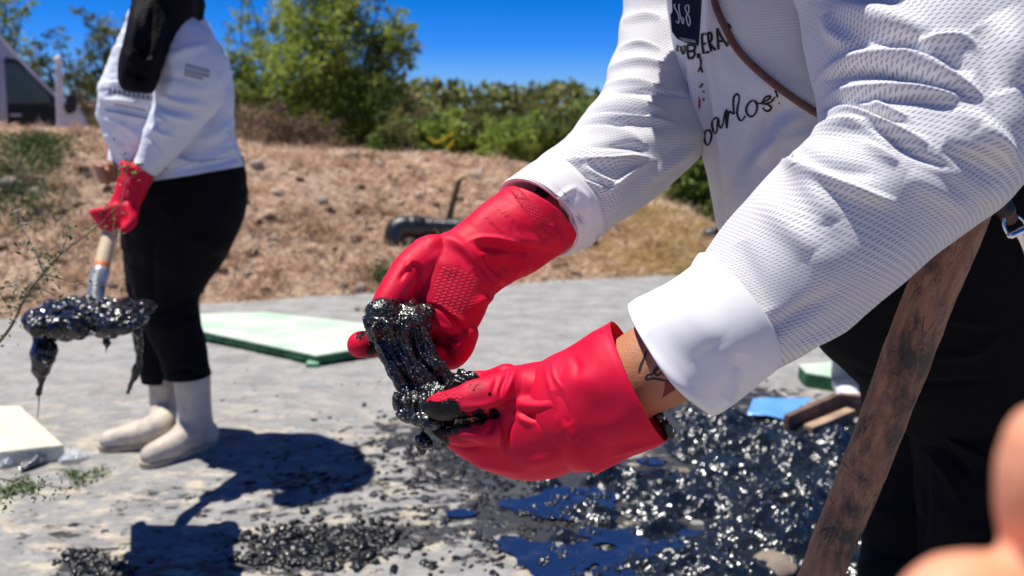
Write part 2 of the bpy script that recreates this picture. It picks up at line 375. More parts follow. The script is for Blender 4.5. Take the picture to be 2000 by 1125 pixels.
# ------------------------------------------------------------------ embankment
cr = []
for x, y in ((-900, 250), (-300, 252), (0, 256), (200, 283), (470, 293), (600, 304), (760, 312), (900, 321), (1010, 332), (1100, 376), (1250, 398), (1320, 410), (1380, 452), (1500, 480), (1900, 490), (2500, 470)):
    r_ = cF+(x-1000)/FPX*cR-(y-562.5)/FPX*cU; Yc = 6.0
    for _ in range(5): X0 = r_[0]*Yc/r_[1]; Yc = yE(X0)+1.8
    cr.append((X0, CAMZ+r_[2]*Yc/r_[1]))
cr = np.array(cr)
def bankz(X, Y):
    e = yE(X); s = (Y-e)/1.8; zc = np.interp(X, cr[:, 0], cr[:, 1])
    p = np.where(s < 1, np.sin(np.clip(s, 0, 1)*np.pi/2)**1.25, 1-sstep(1.25, 3.2, s)*1.1)
    q = np.stack([X, Y, 0*X], -1)
    return zc*p+sstep(-0.05, 0.35, s)*(0.07*fbm(q*1.6, 4, 11)+0.035*fbm(q*6, 3, 12)*1+0.012*fbm(q*26, 2, 13))*np.clip(1.3-0.5*np.abs(s-1), .5, 1)-0.02*(s < 0)
nx, ny = 620, 260
xs = np.linspace(-8.5, 8.5, nx); X, Tt = np.meshgrid(xs, np.linspace(-0.08, 3.3, ny)); Y = yE(X)+Tt*1.8; Z = bankz(X, Y)
i = np.arange(ny-1)[:, None]*nx; j = np.arange(nx-1)[None]
F = np.stack([i+j, i+j+1, i+nx+j+1, i+nx+j], -1).reshape(-1, 4)
t = NT('dry_bank_soil'); o = t.co()
n1 = t.noise(o, 2.2, 5, 0.6); n2 = t.noise(o, 17, 6, 0.7); n3 = t.noise(t.map(o, scale=(1, 1, 1)), 60, 3, 0.7)
c = t.mix(t.ramp(n1, [(0.35, 0), (0.65, 1)]), (0.60, 0.37, 0.24), (0.80, 0.56, 0.40)); c = t.mix(t.math('MULTIPLY', t.ramp(n2, [(0.36, 1), (0.52, 0)]), 0.75), c, (0.13, 0.08, 0.05))
c = t.mix(t.math('MULTIPLY', t.ramp(n2, [(0.56, 0), (0.66, 1)]), 0.8), c, (0.80, 0.62, 0.46))
c = t.mix(t.math('MULTIPLY', t.ramp(n3, [(0.35, 1), (0.5, 0)]), 0.4), c, (0.10, 0.07, 0.045))
t.set(Base_Color=c, Roughness=0.95, Normal=t.bump(t.math('ADD', n2, t.math('MULTIPLY', n3, 0.4)), 0.06, 1)); M_bank = t.m
tag(mk('embankment', np.stack([X, Y, Z], -1).reshape(-1, 3), F, M_bank), kind='structure')

def leafmat(name, cols, rough=0.55, trans=0.25):
    t = NT(name); a = t.attr('shade'); st = [(k/(len(cols)-1), c) for k, c in enumerate(cols)]
    c = t.ramp(a, st); t.set(Base_Color=c, Roughness=rough); t.b.inputs['Specular IOR Level'].default_value = 0.3
    tr = t.new('ShaderNodeBsdfTranslucent'); t.l.new(c, tr.inputs[0]); mx = t.new('ShaderNodeMixShader'); mx.inputs[0].default_value = trans
    t.l.new(t.b.outputs[0], mx.inputs[1]); t.l.new(tr.outputs[0], mx.inputs[2]); t.l.new(mx.outputs[0], t.out.inputs[0]); return t.m
def blades(C, L, W, up, lean, shade, seed=0, bend=0.3):
    """thin three-point blades from root C"""
    g = np.random.default_rng(seed); n = len(C); a = g.uniform(0, 2*np.pi, n); d = np.stack([np.cos(a), np.sin(a), 0*a], -1)*lean[:, None]+np.array([0, 0, 1.])*up[:, None]
    d /= np.linalg.norm(d, axis=1, keepdims=True); s = np.cross(d, g.normal(size=(n, 3))); s /= np.linalg.norm(s, axis=1, keepdims=True)
    m = C+d*L[:, None]*0.55; e = C+d*L[:, None]+np.array([0, 0, -1])*(bend*L*lean)[:, None]; s = s*W[:, None]
    V = np.stack([C-s/2, C+s/2, m+s*0.4, m-s*0.4, e], 1).reshape(-1, 3); k = np.arange(n)[:, None]*5
    F = np.concatenate([k+[0, 1, 2, 3], k+[3, 2, 4, 4]]); return V, F, np.repeat(shade, 5)
# straw lying on the bank
n = 90000; g = np.random.default_rng(3)
X = g.uniform(-6.5, 4.5, n); s = g.uniform(-0.02, 1.5, n); Y = yE(X)+s*1.8
keep = fbm(np.stack([X*2.2, Y*2.2, 0*X], -1), 3, 5)+g.uniform(-.35, .45, n) > -0.08; X, Y = X[keep], Y[keep]; n = len(X)
C = np.stack([X, Y, bankz(X, Y)], -1); sh = np.clip(g.normal(0.5, 0.25, n)+0.25*sstep(0.3, 1.2, X), 0, 1)
V, F, shade = blades(C, g.uniform(.03, .14, n), g.uniform(.003, .009, n), g.uniform(.02, .75, n), np.ones(n), sh, 3)
tri = F[:, 2:][F[:, 2] != F[:, 3]] if False else F
fl = [tuple(dict.fromkeys(f)) for f in F.tolist()]
M_straw = leafmat('straw', [(0.16, 0.10, 0.06), (0.70, 0.47, 0.30), (0.90, 0.68, 0.48), (0.94, 0.82, 0.64)], 0.7, 0.2)
M_strawy = leafmat('golden_straw', [(0.35, 0.23, 0.09), (0.56, 0.40, 0.16), (0.70, 0.54, 0.25)], 0.7, 0.2)
tag(mk('dry_grass', V, fl, M_straw, smooth=False, attrs=dict(shade=shade)), 'dry straw coloured grass covering the slope of the embankment', 'grass', kind='stuff')
n = 15000; X = g.normal(1.35, .42, n); Y = yE(X)+g.uniform(-.02, 0.8, n)*1.8; C = np.stack([X, Y, bankz(X, Y)], -1)
V, F, shade = blades(C, g.uniform(.04, .16, n), g.uniform(.002, .005, n), g.uniform(.2, 1, n), np.ones(n)*.8, g.uniform(0, 1, n), 4)
tag(mk('golden_grass', V, [tuple(dict.fromkeys(f)) for f in F.tolist()], M_strawy, smooth=False, attrs=dict(shade=shade)), 'golden dry grass tufts at the foot of the bank beyond the arms', 'grass', kind='stuff')

nt_ = 420; X0 = g.uniform(-6, 2.2, nt_); s0 = g.uniform(.03, 1.25, nt_); Y0 = yE(X0)+s0*1.8; kb = 70; C = np.repeat(np.stack([X0, Y0], -1), kb, 0)+g.normal(0, .035, (nt_*kb, 2)); C = np.c_[C, bankz(C[:, 0], C[:, 1])]; n = len(C); hh = np.repeat(g.uniform(.5, 1.5, nt_), kb)
V, F, shade = blades(C, g.uniform(.05, .15, n)*hh, g.uniform(.003, .007, n), g.uniform(.25, 1, n), g.uniform(.3, 1.1, n), np.clip(np.repeat(g.uniform(.1, .8, nt_), kb)+g.normal(0, .2, n), 0, 1), 6)
tag(mk('grass_tussocks', V, [tuple(dict.fromkeys(f)) for f in F.tolist()], M_straw, smooth=False, attrs=dict(shade=shade)), 'dead grass tussocks and matted straw standing out of the bank', 'grass', kind='stuff')

# ------------------------------------------------------------------ stones on the bank
t = NT('stone'); o = t.co(); nz = t.noise(o, 30, 5, 0.6)
t.set(Base_Color=t.ramp(nz, [(0.3, (0.34, 0.25, 0.19)), (0.5, (0.54, 0.42, 0.33)), (0.7, (0.66, 0.55, 0.45))]), Roughness=0.9, Normal=t.bump(nz, 0.01, 1)); M_stone = t.m
def rock_mesh(seed, flat=0.6):
    V, F = ellipsoid((0, 0, 0), (1, 0.8, flat), nu=18, nv=11); nn = fbm(V*1.4+seed*9, 3, seed); V = V*(1+0.35*nn)[:, None]; V = np.round(V*3.2)/3.2*0.35+V*0.65
    return V, F
rm = []
for k in range(4):
    V, F = rock_mesh(k+20); ob = mk('stone', V, F, M_stone); rm.append(ob.data); bpy.data.objects.remove(ob)
def put(name, me, loc, sc, rz, **kw):
    o = bpy.data.objects.new(name, me); COL.objects.link(o); o.location = Vector(loc); o.scale = sc if hasattr(sc, '__len__') else (sc,)*3; o.rotation_euler = (0, 0, rz); return tag(o, **kw)
def onbank(px, py):
    """first hit of the view ray with the bank"""
    r = cF+(px-1000)/FPX*cR-(py-562.5)/FPX*cU; yy = np.linspace(3.4, 8.5, 900); p = cC+r*(yy/r[1])[:, None]; z = bankz(p[:, 0], p[:, 1]); h = np.where(p[:, 2] < z)[0]
    return p[h[0]] if len(h) else p[-1]
for k, (px, py, sz, lb) in enumerate(((20, 362, .07, 'pale grey stone beside green weeds on the far left of the bank'), (72, 378, .05, 'smaller pale stone just right of the pale grey one by the weeds'), (690, 305, .05, 'reddish flat stone on the crest below the big tree'), (742, 325, .05, 'dark stone just under the crest left of the yellow tape'), (545, 380, .05, 'pale stone sitting in the dry grass right of the standing woman'), (630, 395, .06, 'long pale stone halfway up the bank behind the gloves'), (820, 385, .04, 'grey stone on the bank above the black pipe'), (500, 325, .06, 'dark stone near the crest at the hip of the standing woman'), (705, 565, .05, 'white stone at the pavement edge beside the thumb of the far glove'), (930, 345, .06, 'stone on the crest right of the leaning stick'))):
    p = onbank(px, py); put('stone', rm[k % 4], p+[0, 0, sz*.25], sz, k*1.7, label=lb, cat='stone')
g = np.random.default_rng(12)
for k in range(34):
    px = g.uniform(0, 1000); py = g.uniform(340, 570); p = onbank(px, py); sz = g.uniform(.012, .04)
    put('stone', rm[k % 4], p+[0, 0, sz*.25], sz, g.uniform(0, 6), label='small pale stone lying in the dry grass of the bank', cat='stone', group='small stones on the bank')
p = G(720, 607); 
for k, (dx, sz) in enumerate(((0, .035), (.07, .03), (-.07, .022), (.13, .02))): put('rubble_stone', rm[k], p+[dx, .01*k, sz*.3], sz, k, label=['largest pale stone', 'stone second from the right', 'leftmost small stone', 'rightmost smallest stone'][k]+' of the little heap behind the green slab', cat='stone', group='rubble behind the green slab')

M_clod = simple('dark_soil_clod', (.10, .06, .04), .95, .2, .4, 30, .01)
nn = 520; X = g.uniform(-6, 2, nn); Y = yE(X)+g.uniform(.02, 1.3, nn)*1.8; pts = np.stack([X, Y, bankz(X, Y)+.002], -1); M_save = M_clod
V0, F0 = ellipsoid((0, 0, 0), (1, 1, 1), nu=10, nv=7); k = len(V0); V = V0[None]*(1+.4*g.uniform(-1, 1, (nn, k)))[..., None]*(g.uniform(.008, .034, nn)[:, None, None]*np.array([1.3, 1, .6]))+pts[:, None]
tag(mk('soil_clods', V.reshape(-1, 3), (F0[None]+(np.arange(nn)*k)[:, None, None]).reshape(-1, 4), M_clod), 'dark soil clods and root lumps dotted over the bank', 'clods', kind='stuff')

# weeds on the bank
def leaf_cloud(C, size, shade, seed, ratio=0.45, upb=0.0):
    g = np.random.default_rng(seed); n = len(C); a = g.normal(size=(n, 3)); a[:, 2] = np.abs(a[:, 2])*upb+a[:, 2]*(1-upb); a /= np.linalg.norm(a, axis=1, keepdims=True)
    b = np.cross(a, g.normal(size=(n, 3))); b /= np.linalg.norm(b, axis=1, keepdims=True); c = np.cross(a, b)
    L = (size*g.uniform(.6, 1.3, n))[:, None]
    V = np.stack([C, C+a*L*.5+b*L*ratio*.5+c*L*.08, C+a*L, C+a*L*.5-b*L*ratio*.5+c*L*.08], 1).reshape(-1, 3); F = np.arange(n*4).reshape(-1, 4)
    return V, F, np.repeat(shade, 4)
M_weed = leafmat('weed_leaf', [(0.035, 0.06, 0.02), (0.08, 0.13, 0.04), (0.14, 0.20, 0.06)], .6, .3)
g = np.random.default_rng(21)
for k, (px, py, rx, n, lb) in enumerate(((70, 290, .30, 1300, 'green weeds low on the bank below the van'), (30, 335, .3, 1500, 'green weed patch around the pale stones at the far left'), (40, 400, .3, 900, 'dark green weed patch below the pale stones'), (750, 552, .10, 400, 'small green tuft at the pavement edge beside the far glove'), (70, 310, .25, 700, 'thin weeds between the van and the pale stones'))):
    p = onbank(px, py); q = np.stack([p[0]+g.normal(0, rx*.5, n), p[1]+g.normal(0, rx*.35, n)], -1); z = bankz(q[:, 0], q[:, 1])+g.uniform(0, .09, n)
    V, F, s = leaf_cloud(np.c_[q, z], np.full(n, .03), g.uniform(0, 1, n), k, .4, .6); tag(mk('weeds', V, F, M_weed, smooth=False, attrs=dict(shade=s)), lb, 'weeds')

# ------------------------------------------------------------------ pipe, stick
M_pipe = simple('black_pipe', (0.012, 0.014, 0.017), 0.35, 0.6, .3, 25, .004)
def objtube(name, pts, rad, mat, parent=None, nu=20, cap=True, nv=None):
    V, F, U, d = tube(pts, rad, nu, nv, cap); return mk(name, V, F, mat, parent, uv=U)
pb = onbank(790, 452); pe = onbank(960, 455); pb = pb+[0, -.03, .04]; pe = pe+[0, -.02, .03]
T0 = thing('drain_pipe', pb-[0, 0, .1], 'black corrugated drain pipe ending in a downturned elbow on the bank', 'pipe')
r_ = .064
pts = [pb+(pe-pb)*s for s in np.linspace(0, 2.2, 24)]
V, F, U, d = tube(pts, [r_*(1 + 0) for _ in pts], 24, 200); ctr = pb+(pe-pb)*0
ax = (pe-pb)/np.linalg.norm(pe-pb); s_ = (V-pb)@ax; rad = V-pb-np.outer(s_, ax); V = V+rad*(0.06*np.sign(np.sin(s_*2*np.pi/.03)))[:, None]
mk('corrugated_tube', V, F, M_pipe, T0)
objtube('elbow', [pb+ax*.05, pb, pb-ax*.045+[0, -.0, -.02], pb-ax*.065+[0, -.01, -.07], pb-ax*.068+[0, -.01, -.115]], [r_*1.12]*3+[r_*1.1]*2, M_pipe, T0, 28)
objtube('collar', [pb+ax*.06, pb+ax*.10], [r_*1.22]*2, M_pipe, T0, 28)
p2 = onbank(1385, 470)+[0, -.03, .05]; T0 = thing('pipe_end', p2-[0, 0, .08], 'black pipe stub on the bank just past the sleeve of the near arm', 'pipe')
objtube('tube', [p2, p2+[.25, .05, .02], p2+[.6, .1, .02]], [.05]*3, M_pipe, T0); objtube('downturned_elbow', [p2+[.03, 0, .01], p2+[-.02, 0, -.01], p2+[-.03, 0, -.09]], [.056]*3, M_pipe, T0)
M_bark = simple('dark_stick_bark', (0.11, 0.065, 0.04), .85, .3, .4, 25, .01); M_cut = simple('cut_wood', (0.62, 0.44, 0.24), .8, .3, .2, 30)
a = onbank(866, 440); b = P(897, 352, pix(a)[2]-.02); T0 = thing('stick', a, 'short dark stick planted in the bank behind the pipe with a pale cut top', 'stick')
objtube('shaft', [a-[0, 0, .1], a*.5+b*.5+[.01, 0, 0], b], [.026, .022, .02], M_bark, T0, 14); objtube('broken_top', [b-[.01, 0, 0], b+[.025, 0, .022], b+[.06, 0, .02]], [.02, .02, .008], M_cut, T0, 12)

# ------------------------------------------------------------------ slabs on the pavement
def prism(name, top, z0, z1, mat, parent=None, bev=0.006, rough=0.0):
    bm = bmesh.new(); a = [bm.verts.new((p[0], p[1], z0)) for p in top]; b = [bm.verts.new((p[0], p[1], z1)) for p in top]; n = len(top)
    bm.faces.new(a[::-1]); bm.faces.new(b)
    for k in range(n): bm.faces.new((a[k], a[(k+1) % n], b[(k+1) % n], b[k]))
    bmesh.ops.recalc_face_normals(bm, faces=bm.faces)
    if bev: bmesh.ops.bevel(bm, geom=bm.edges[:], offset=bev, segments=2, profile=.6, affect='EDGES')
    if rough:
        bmesh.ops.subdivide_edges(bm, edges=[e for e in bm.edges if e.calc_length() > .06], cuts=12, use_grid_fill=True)
        for v in bm.verts:
            q = vnoise(np.array([v.co*22, v.co*22+Vector((9, 3, 1))]), 3); v.co.x += q[0]*rough; v.co.y += q[1]*rough
    me = bpy.data.meshes.new(name); bm.to_mesh(me); bm.free(); me.materials.append(mat); o = bpy.data.objects.new(name, me); COL.objects.link(o)
    if parent: o.parent = parent; o.matrix_parent_inverse = parent.matrix_world.inverted()
    return o
t = NT('cream_slab'); o = t.co(); nz = t.noise(o, 9, 6, .6); n2 = t.noise(o, 70, 4, .7)
t.set(Base_Color=t.mix(t.ramp(n2, [(.35, .5), (.55, 0)]), t.ramp(nz, [(.3, (.66, .62, .46)), (.7, (.78, .75, .60))]), (.45, .42, .33)), Roughness=.9, Normal=t.bump(n2, .004, 1)); M_cream = t.m
zs = .055; tag(prism('concrete_slab', [G(125, 868, zs), G(38, 791, zs), G(-260, 800, zs), G(-420, 930, zs)], -.01, zs, M_cream, bev=.006, rough=.003), 'thick cream coloured slab lying on the pavement at the left edge', 'slab')
t = NT('green_paint'); o = t.co(); nz = t.noise(t.map(o, scale=(1, 2.2, 1), rot=(0, 0, .5)), 4, 6, .65); n2 = t.noise(o, 50, 4, .7)
c = t.mix(t.ramp(nz, [(.35, 0), (.6, 1)]), (.36, .56, .40), (.60, .66, .56)); c = t.mix(t.math('MULTIPLY', t.ramp(n2, [(.38, 1), (.5, 0)]), .35), c, (.40, .42, .36))
ge = t.new('ShaderNodeNewGeometry'); 
t.set(Base_Color=c, Roughness=.85, Normal=t.bump(n2, .004, 1)); M_green = t.m
M_greenside = simple('green_edge_paint', (.035, .13, .05), .8, .3, .5, 22, .006)
zg = .05; gp = [G(618, 695, zg), G(838, 660, zg), G(852, 648, zg), G(516, 610, zg), G(385, 614, zg), G(350, 638, zg)]
T0 = thing('green_cover', G(600, 650), 'wide pale green painted concrete cover with dark green edges lying on the pavement', 'slab')
cg = np.mean(gp, 0); prism('edge_rim', [p for p in gp], .012, zg-.003, M_greenside, T0, .003, .002); prism('painted_top', [cg+(p-cg)*1.004 for p in gp], zg-.006, zg+.003, M_green, T0, .003, .002)
q = G(612, 716); prism('foot_block', [q+[-.028, -.02, 0], q+[.028, -.02, 0], q+[.028, .03, 0], q+[-.028, .03, 0]], -.002, .022, simple('green_block', (.20, .42, .25), .8, .3, .3, 30), T0, .003)
q = G(614, 700); prism('lifting_lug', [q+[-.035, -.01, 0], q+[.035, -.01, 0], q+[.03, .03, 0], q+[-.03, .03, 0]], .0, .045, simple('lug_concrete', (.40, .30, .24), .9, .3, .3, 30), T0, .004, .002)
# second green slab far right behind the near cuff
T0 = thing('broken_green_slab', G(1600, 742), 'broken piece of green painted slab behind the folded white cuff', 'slab')
gp = [G(1575, 728, .06), G(1655, 742, .06), G(1740, 735, .06), G(1640, 705, .06), G(1560, 712, .06)]; cg = np.mean(gp, 0)
prism('edge_rim', gp, .0, .055, M_greenside, T0, .004, .003); prism('painted_top', [cg+(p-cg)*1.004 for p in gp], .054, .062, M_green, T0, .002, .002)
# open wooden frame lying in the mud
M_wood = simple('wet_brown_board', (.17, .105, .075), .75, .4, .45, 14, .006); M_wood2 = simple('dry_tan_board', (.40, .27, .18), .8, .3, .35, 18, .006)
T0 = thing('box_frame', G(1600, 850), 'open brown wooden box frame standing in the mud beside the pole', 'frame')
def board(name, a, b, th, h, mat, par, z0=0.0):
    a = np.array(a); b = np.array(b); d = (b-a)[:2]; n = np.array([-d[1], d[0]])/np.linalg.norm(d)*th; return prism(name, [np.r_[a[:2], 0], np.r_[b[:2], 0], np.r_[b[:2]+n, 0], np.r_[a[:2]+n, 0]], z0, z0+h, mat, par, .003, .001)
A = G(1538, 858); B = G(1636, 812); Cc = G(1760, 824); D_ = G(1585, 862); E_ = G(1668, 826)
board('board', A, B, .022, .085, M_wood, T0); board('board', B, Cc, .022, .085, M_wood, T0); board('board', D_, E_, .035, .05, M_wood2, T0, .0); board('board', E_+[.05, .0, 0], Cc-[0, .05, 0], .03, .06, M_wood2, T0)
# light blue rippled patch lying on the ground
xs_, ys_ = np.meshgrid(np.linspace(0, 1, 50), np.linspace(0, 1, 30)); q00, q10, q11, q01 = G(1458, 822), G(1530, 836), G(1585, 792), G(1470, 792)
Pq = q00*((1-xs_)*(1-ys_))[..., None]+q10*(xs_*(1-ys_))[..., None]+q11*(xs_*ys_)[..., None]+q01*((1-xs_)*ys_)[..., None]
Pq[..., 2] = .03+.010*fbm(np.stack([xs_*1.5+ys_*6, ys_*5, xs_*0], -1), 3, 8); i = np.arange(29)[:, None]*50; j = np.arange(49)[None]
tag(mk('blue_patch', Pq.reshape(-1, 3), np.stack([i+j, i+j+1, i+51+j, i+50+j], -1).reshape(-1, 4), simple('light_blue', (.13, .34, .72), .3, .5, .15, 12)), 'light blue patch lying on the ground left of the wooden frame', 'plastic sheet')

# ------------------------------------------------------------------ sludge, puddles and splatter
WATER = [(1060, 1000, .13, 1, .6), (1130, 975, .11, 1, .6), (1080, 1095, .15, 1, .6), (1300, 1065, .12, 1, .6), (1080, 1000, .07, 1, .8), (1160, 985, .06, 1, .8), (1010, 990, .06, .9, .7), (1100, 1080, .07, 1, .7), (1050, 1100, .06, 1, .7), (1200, 1120, .08, 1, .6), (1290, 1070, .07, 1, .6), (1330, 1050, .06, .9, .6), (1150, 1045, .05, 1, .5), (1270, 905, .06, .9, .6), (1330, 870, .07, .8, .5), (1440, 890, .06, .8, .5), (1000, 900, .07, .9, .6), (900, 1005, .05, .8, .5), (1330, 1000, .05, .8, .5), (1000, 1060, .05, .9, .6), (1250, 1180, .1, 1, .6), (1360, 1130, .07, .9, .6)]
BARE = [(960, 1100, .10, 1, .7), (1180, 1072, .045, 1, .5), (1010, 975, .05, .9, .35), (870, 1070, .1, 1, .6), (1180, 1150, .06, .8, .6)]
def sludge(X, Y):
    q = np.stack([X, Y, 0*X], -1); m = blobs(X, Y, SLUDGE); w = blobs(X, Y, WATER); ba = blobs(X, Y, BARE)
    m = m+0.35*fbm(q*[5, 7, 1], 4, 31); dens = sstep(.50, .85, m-0.55*ba)
    lump = 0.5+0.5*fbm(q*[9, 11, 1], 4, 32); gran = np.abs(fbm(q*48, 3, 33)); fine = np.abs(vnoise(q*120, 34))
    mid = fbm(q*[17, 24, 1], 4, 35); isl = fbm(q*[7, 12, 1], 4, 36)
    h = dens*(0.016+0.055*lump**2.2+0.024*mid+(0.012*gran**1.3+0.0015*fine)*sstep(-.25, .35, fbm(q*[6, 9, 1], 3, 39)))-(1-dens)*0.012-0.034*sstep(.15, .8, w+0.75*isl)
    for px, py, r, a in ((1560, 1015, .11, .085), (1500, 1050, .07, .05), (1290, 1010, .065, .045), (1230, 1000, .04, .03), (1540, 1085, .06, .04), (1400, 840, .08, .03), (1640, 880, .06, .05), (1420, 1120, .06, .03), (1480, 1020, .05, .03)):
        g_ = G(px, py); rr = ((X-g_[0])**2+((Y-g_[1])*1.25)**2)/r**2; h = h+a*np.exp(-rr*(1+.6*fbm(q*20, 3, 37)))*(1+.5*fbm(q*28, 3, 38))
    return h, m, ba
sx, sy = np.linspace(-.75, 2.3, 760), np.linspace(.9, 3.35, 620); X, Y = np.meshgrid(sx, sy); H, m_, ba_ = sludge(X, Y)
i = np.arange(619)[:, None]*760; j = np.arange(759)[None]; F = np.stack([i+j, i+j+1, i+761+j, i+760+j], -1).reshape(-1, 4)
V = np.stack([X, Y, H], -1).reshape(-1, 3); F = F[(V[F][:, :, 2].max(1) > -.011)]
used = np.unique(F); remap = np.full(len(V), -1); remap[used] = np.arange(len(used)); V = V[used]; F = remap[F]
def mudmat(name, r=.22, bs=1.0, sc=1.0, glit=1.0, spec=.9, dens=.08, c0=(.003, .0035, .004), c1=(.011, .0115, .012)):
    t = NT(name); o = t.co(); a = t.noise(o, 110*sc, 4, .6); b = t.noise(o, 300*sc, 3, .6); e = t.noise(o, 30*sc, 4, .6)
    c = t.mix(t.ramp(e, [(.35, 0), (.7, 1)]), c0, c1)
    pat = t.ramp(t.noise(t.map(o, scale=(1, 1.5, 1)), 15*sc, 4, .6), [(.42, .12), (.62, 1)]); nb = t.bump(t.math('MULTIPLY', t.math('ADD', a, t.math('MULTIPLY', b, .6)), pat), .004*bs/sc, .7)
    vc = t.vor(o, 330*sc, out='Color'); vs = t.new('ShaderNodeVectorMath', operation='SUBTRACT'); t.l.new(vc, vs.inputs[0]); vs.inputs[1].default_value = (.5, .5, .5)   # wet facets, each tilted its own way
    vm = t.new('ShaderNodeVectorMath', operation='SCALE'); t.l.new(vs.outputs[0], vm.inputs[0]); vm.inputs['Scale'].default_value = glit
    va = t.new('ShaderNodeVectorMath', operation='ADD'); t.l.new(vm.outputs[0], va.inputs[0]); t.l.new(nb, va.inputs[1]); vn = t.new('ShaderNodeVectorMath', operation='NORMALIZE'); t.l.new(va.outputs[0], vn.inputs[0])
    fl = t.ramp(t.sep(t.vor(t.map(o, loc=(3, 7, 1)), 330*sc, out='Color'))[0], [(1-dens-.01, 0), (1-dens, 1)]); glintm = t.ramp(t.noise(o, 24*sc, 3, .6), [(.38, .15), (.6, 1)])
    fl = t.math('MULTIPLY', t.math('MULTIPLY', fl, glintm), t.ramp(t.vor(o, 330*sc), [(.25, 1), (.5, 0)])); c = t.mix(fl, c, (.85, .88, .86))  # sparkle painted into the colour: sparse pale metallic flecks
    t.set(Base_Color=c, Roughness=t.math('ADD', t.math('ADD', r, t.math('MULTIPLY', t.ramp(e, [(.4, 1), (.6, 0)]), .12)), t.math('MULTIPLY', fl, .12)), Metallic=fl, Normal=vn.outputs[0]); t.b.inputs['Specular IOR Level'].default_value = spec; return t.m
M_mud = mudmat('wet_black_sludge', .14, .35, .42, .26, .65, .035, (.005, .008, .012), (.016, .022, .030))
tag(mk('sludge', V, F, M_mud), 'glistening black sludge spread over the pavement below the gloves', 'sludge', kind='stuff')
t = NT('dirty_water'); o = t.co(); sc_ = t.ramp(t.noise(t.map(o, scale=(1, 1.6, 1), rot=(0, 0, .4)), 16, 6, .7, .6), [(.50, 0), (.72, 1)]); t.set(Base_Color=t.mix(sc_, (.010, .014, .018), (.035, .036, .036)), Roughness=t.math('ADD', .05, t.math('MULTIPLY', sc_, .25)), Normal=t.bump(t.math('ADD', t.noise(t.map(o, scale=(1, 2, 1)), 28, 4, .6), t.math('MULTIPLY', sc_, .4)), 0.0011, .7)); t.b.inputs['IOR'].default_value = 3.2; t.b.inputs['Specular IOR Level'].default_value = .8; M_water = t.m
wx, wy = np.meshgrid(np.linspace(-.5, 2.2, 760), np.linspace(.9, 3.2, 640)); wd = sstep(.40, .5, blobs(wx, wy, WATER)*.9+.6*fbm(np.stack([wx*8, wy*13, 0*wx], -1), 5, 51)+.5*sstep(.55, .95, blobs(wx, wy, SLUDGE)))-1.2*sstep(.5, .8, blobs(wx, wy, BARE))
i = np.arange(639)[:, None]*760; j = np.arange(759)[None]; F = np.stack([i+j, i+j+1, i+761+j, i+760+j], -1).reshape(-1, 4); F = F[(wd.ravel()[F] > .2).all(1)]
tag(mk('puddle', np.stack([wx, wy, 0*wx+.0075], -1).reshape(-1, 3), F, M_water), kind='structure')
def clump(n=8, m=6): return ellipsoid((0, 0, 0), (1, 1, 1), nu=n, nv=m)
def scatter(name, pts, sz, seed, flatn, mat, label, nu=10, nv=7, lumpy=.22, cat='mud clumps'):
    g = np.random.default_rng(seed); V0, F0 = clump(nu, nv); n = len(pts); k = len(V0); a = g.uniform(0, 6.28, n); el = g.uniform(.6, 1.5, n)
    V = np.repeat(V0[None], n, 0)*(1+lumpy*g.uniform(-1, 1, (n, k)))[..., None]; V = V*np.stack([el, 1/el, flatn*g.uniform(.6, 1.3, n)], -1)[:, None]*sz[:, None, None]
    c, s = np.cos(a)[:, None], np.sin(a)[:, None]; V = np.stack([V[..., 0]*c-V[..., 1]*s, V[..., 0]*s+V[..., 1]*c, V[..., 2]], -1)+pts[:, None]
    F = (F0[None]+(np.arange(n)*k)[:, None, None]).reshape(-1, 4); return tag(mk(name, V.reshape(-1, 3), F, mat), label, cat, kind='stuff')
g = np.random.default_rng(44)
def gsamp(L):
    o = []
    for px, py, sxp, syp, n in L:
        for _ in range(n):
            x = g.normal(px, sxp); y = g.normal(py, syp); o.append(G(x, min(y, 1190)))
    return np.array(o)
M_crumb = mudmat('black_crumbs', .26, .6, .6, .3, .5, .05)
pts = gsamp([(600, 1065, 70, 22, 460), (690, 1055, 42, 17, 260), (760, 1040, 40, 14, 60), (540, 1085, 30, 14, 120), (580, 1035, 14, 7, 40), (160, 1095, 22, 9, 110), (200, 1118, 30, 8, 110), (620, 1100, 60, 10, 120)])
scatter('mud_crumbs', pts+[0, 0, .004], np.clip(g.lognormal(-5.3, .55, len(pts)), .0015, .02), 5, .6, M_crumb, 'row of black mud crumbs along the bottom of the pavement')
pts = gsamp([(880, 900, 80, 45, 330), (960, 990, 70, 40, 190), (700, 940, 110, 50, 150), (820, 850, 60, 25, 120), (900, 1080, 90, 30, 60), (560, 950, 120, 50, 40), (300, 1010, 160, 50, 22), (1150, 1060, 90, 50, 120), (700, 800, 150, 50, 40), (1500, 780, 120, 14, 60)])
scatter('mud_splatter', pts+[0, 0, .001], g.uniform(.003, .010, len(pts))*g.uniform(.5, 1.8, len(pts)), 6, .22, M_crumb, 'black mud splatter dotted over the pale pavement')
n = 2600; q = np.stack([g.uniform(-.5, 2.2, n), g.uniform(.95, 3.2, n)], -1); H, m_, ba_ = sludge(q[:, 0], q[:, 1]); k = (m_-.5*ba_ > .62+g.uniform(-.1, .25, n)) & (H > .004)
q = q[k]; H = H[k]; scatter('sludge_grains', np.c_[q, H], g.uniform(.002, .007, len(q)), 8, .8, M_mud, 'wet grains and lumps standing up out of the black sludge', 8, 6, .2, 'mud')
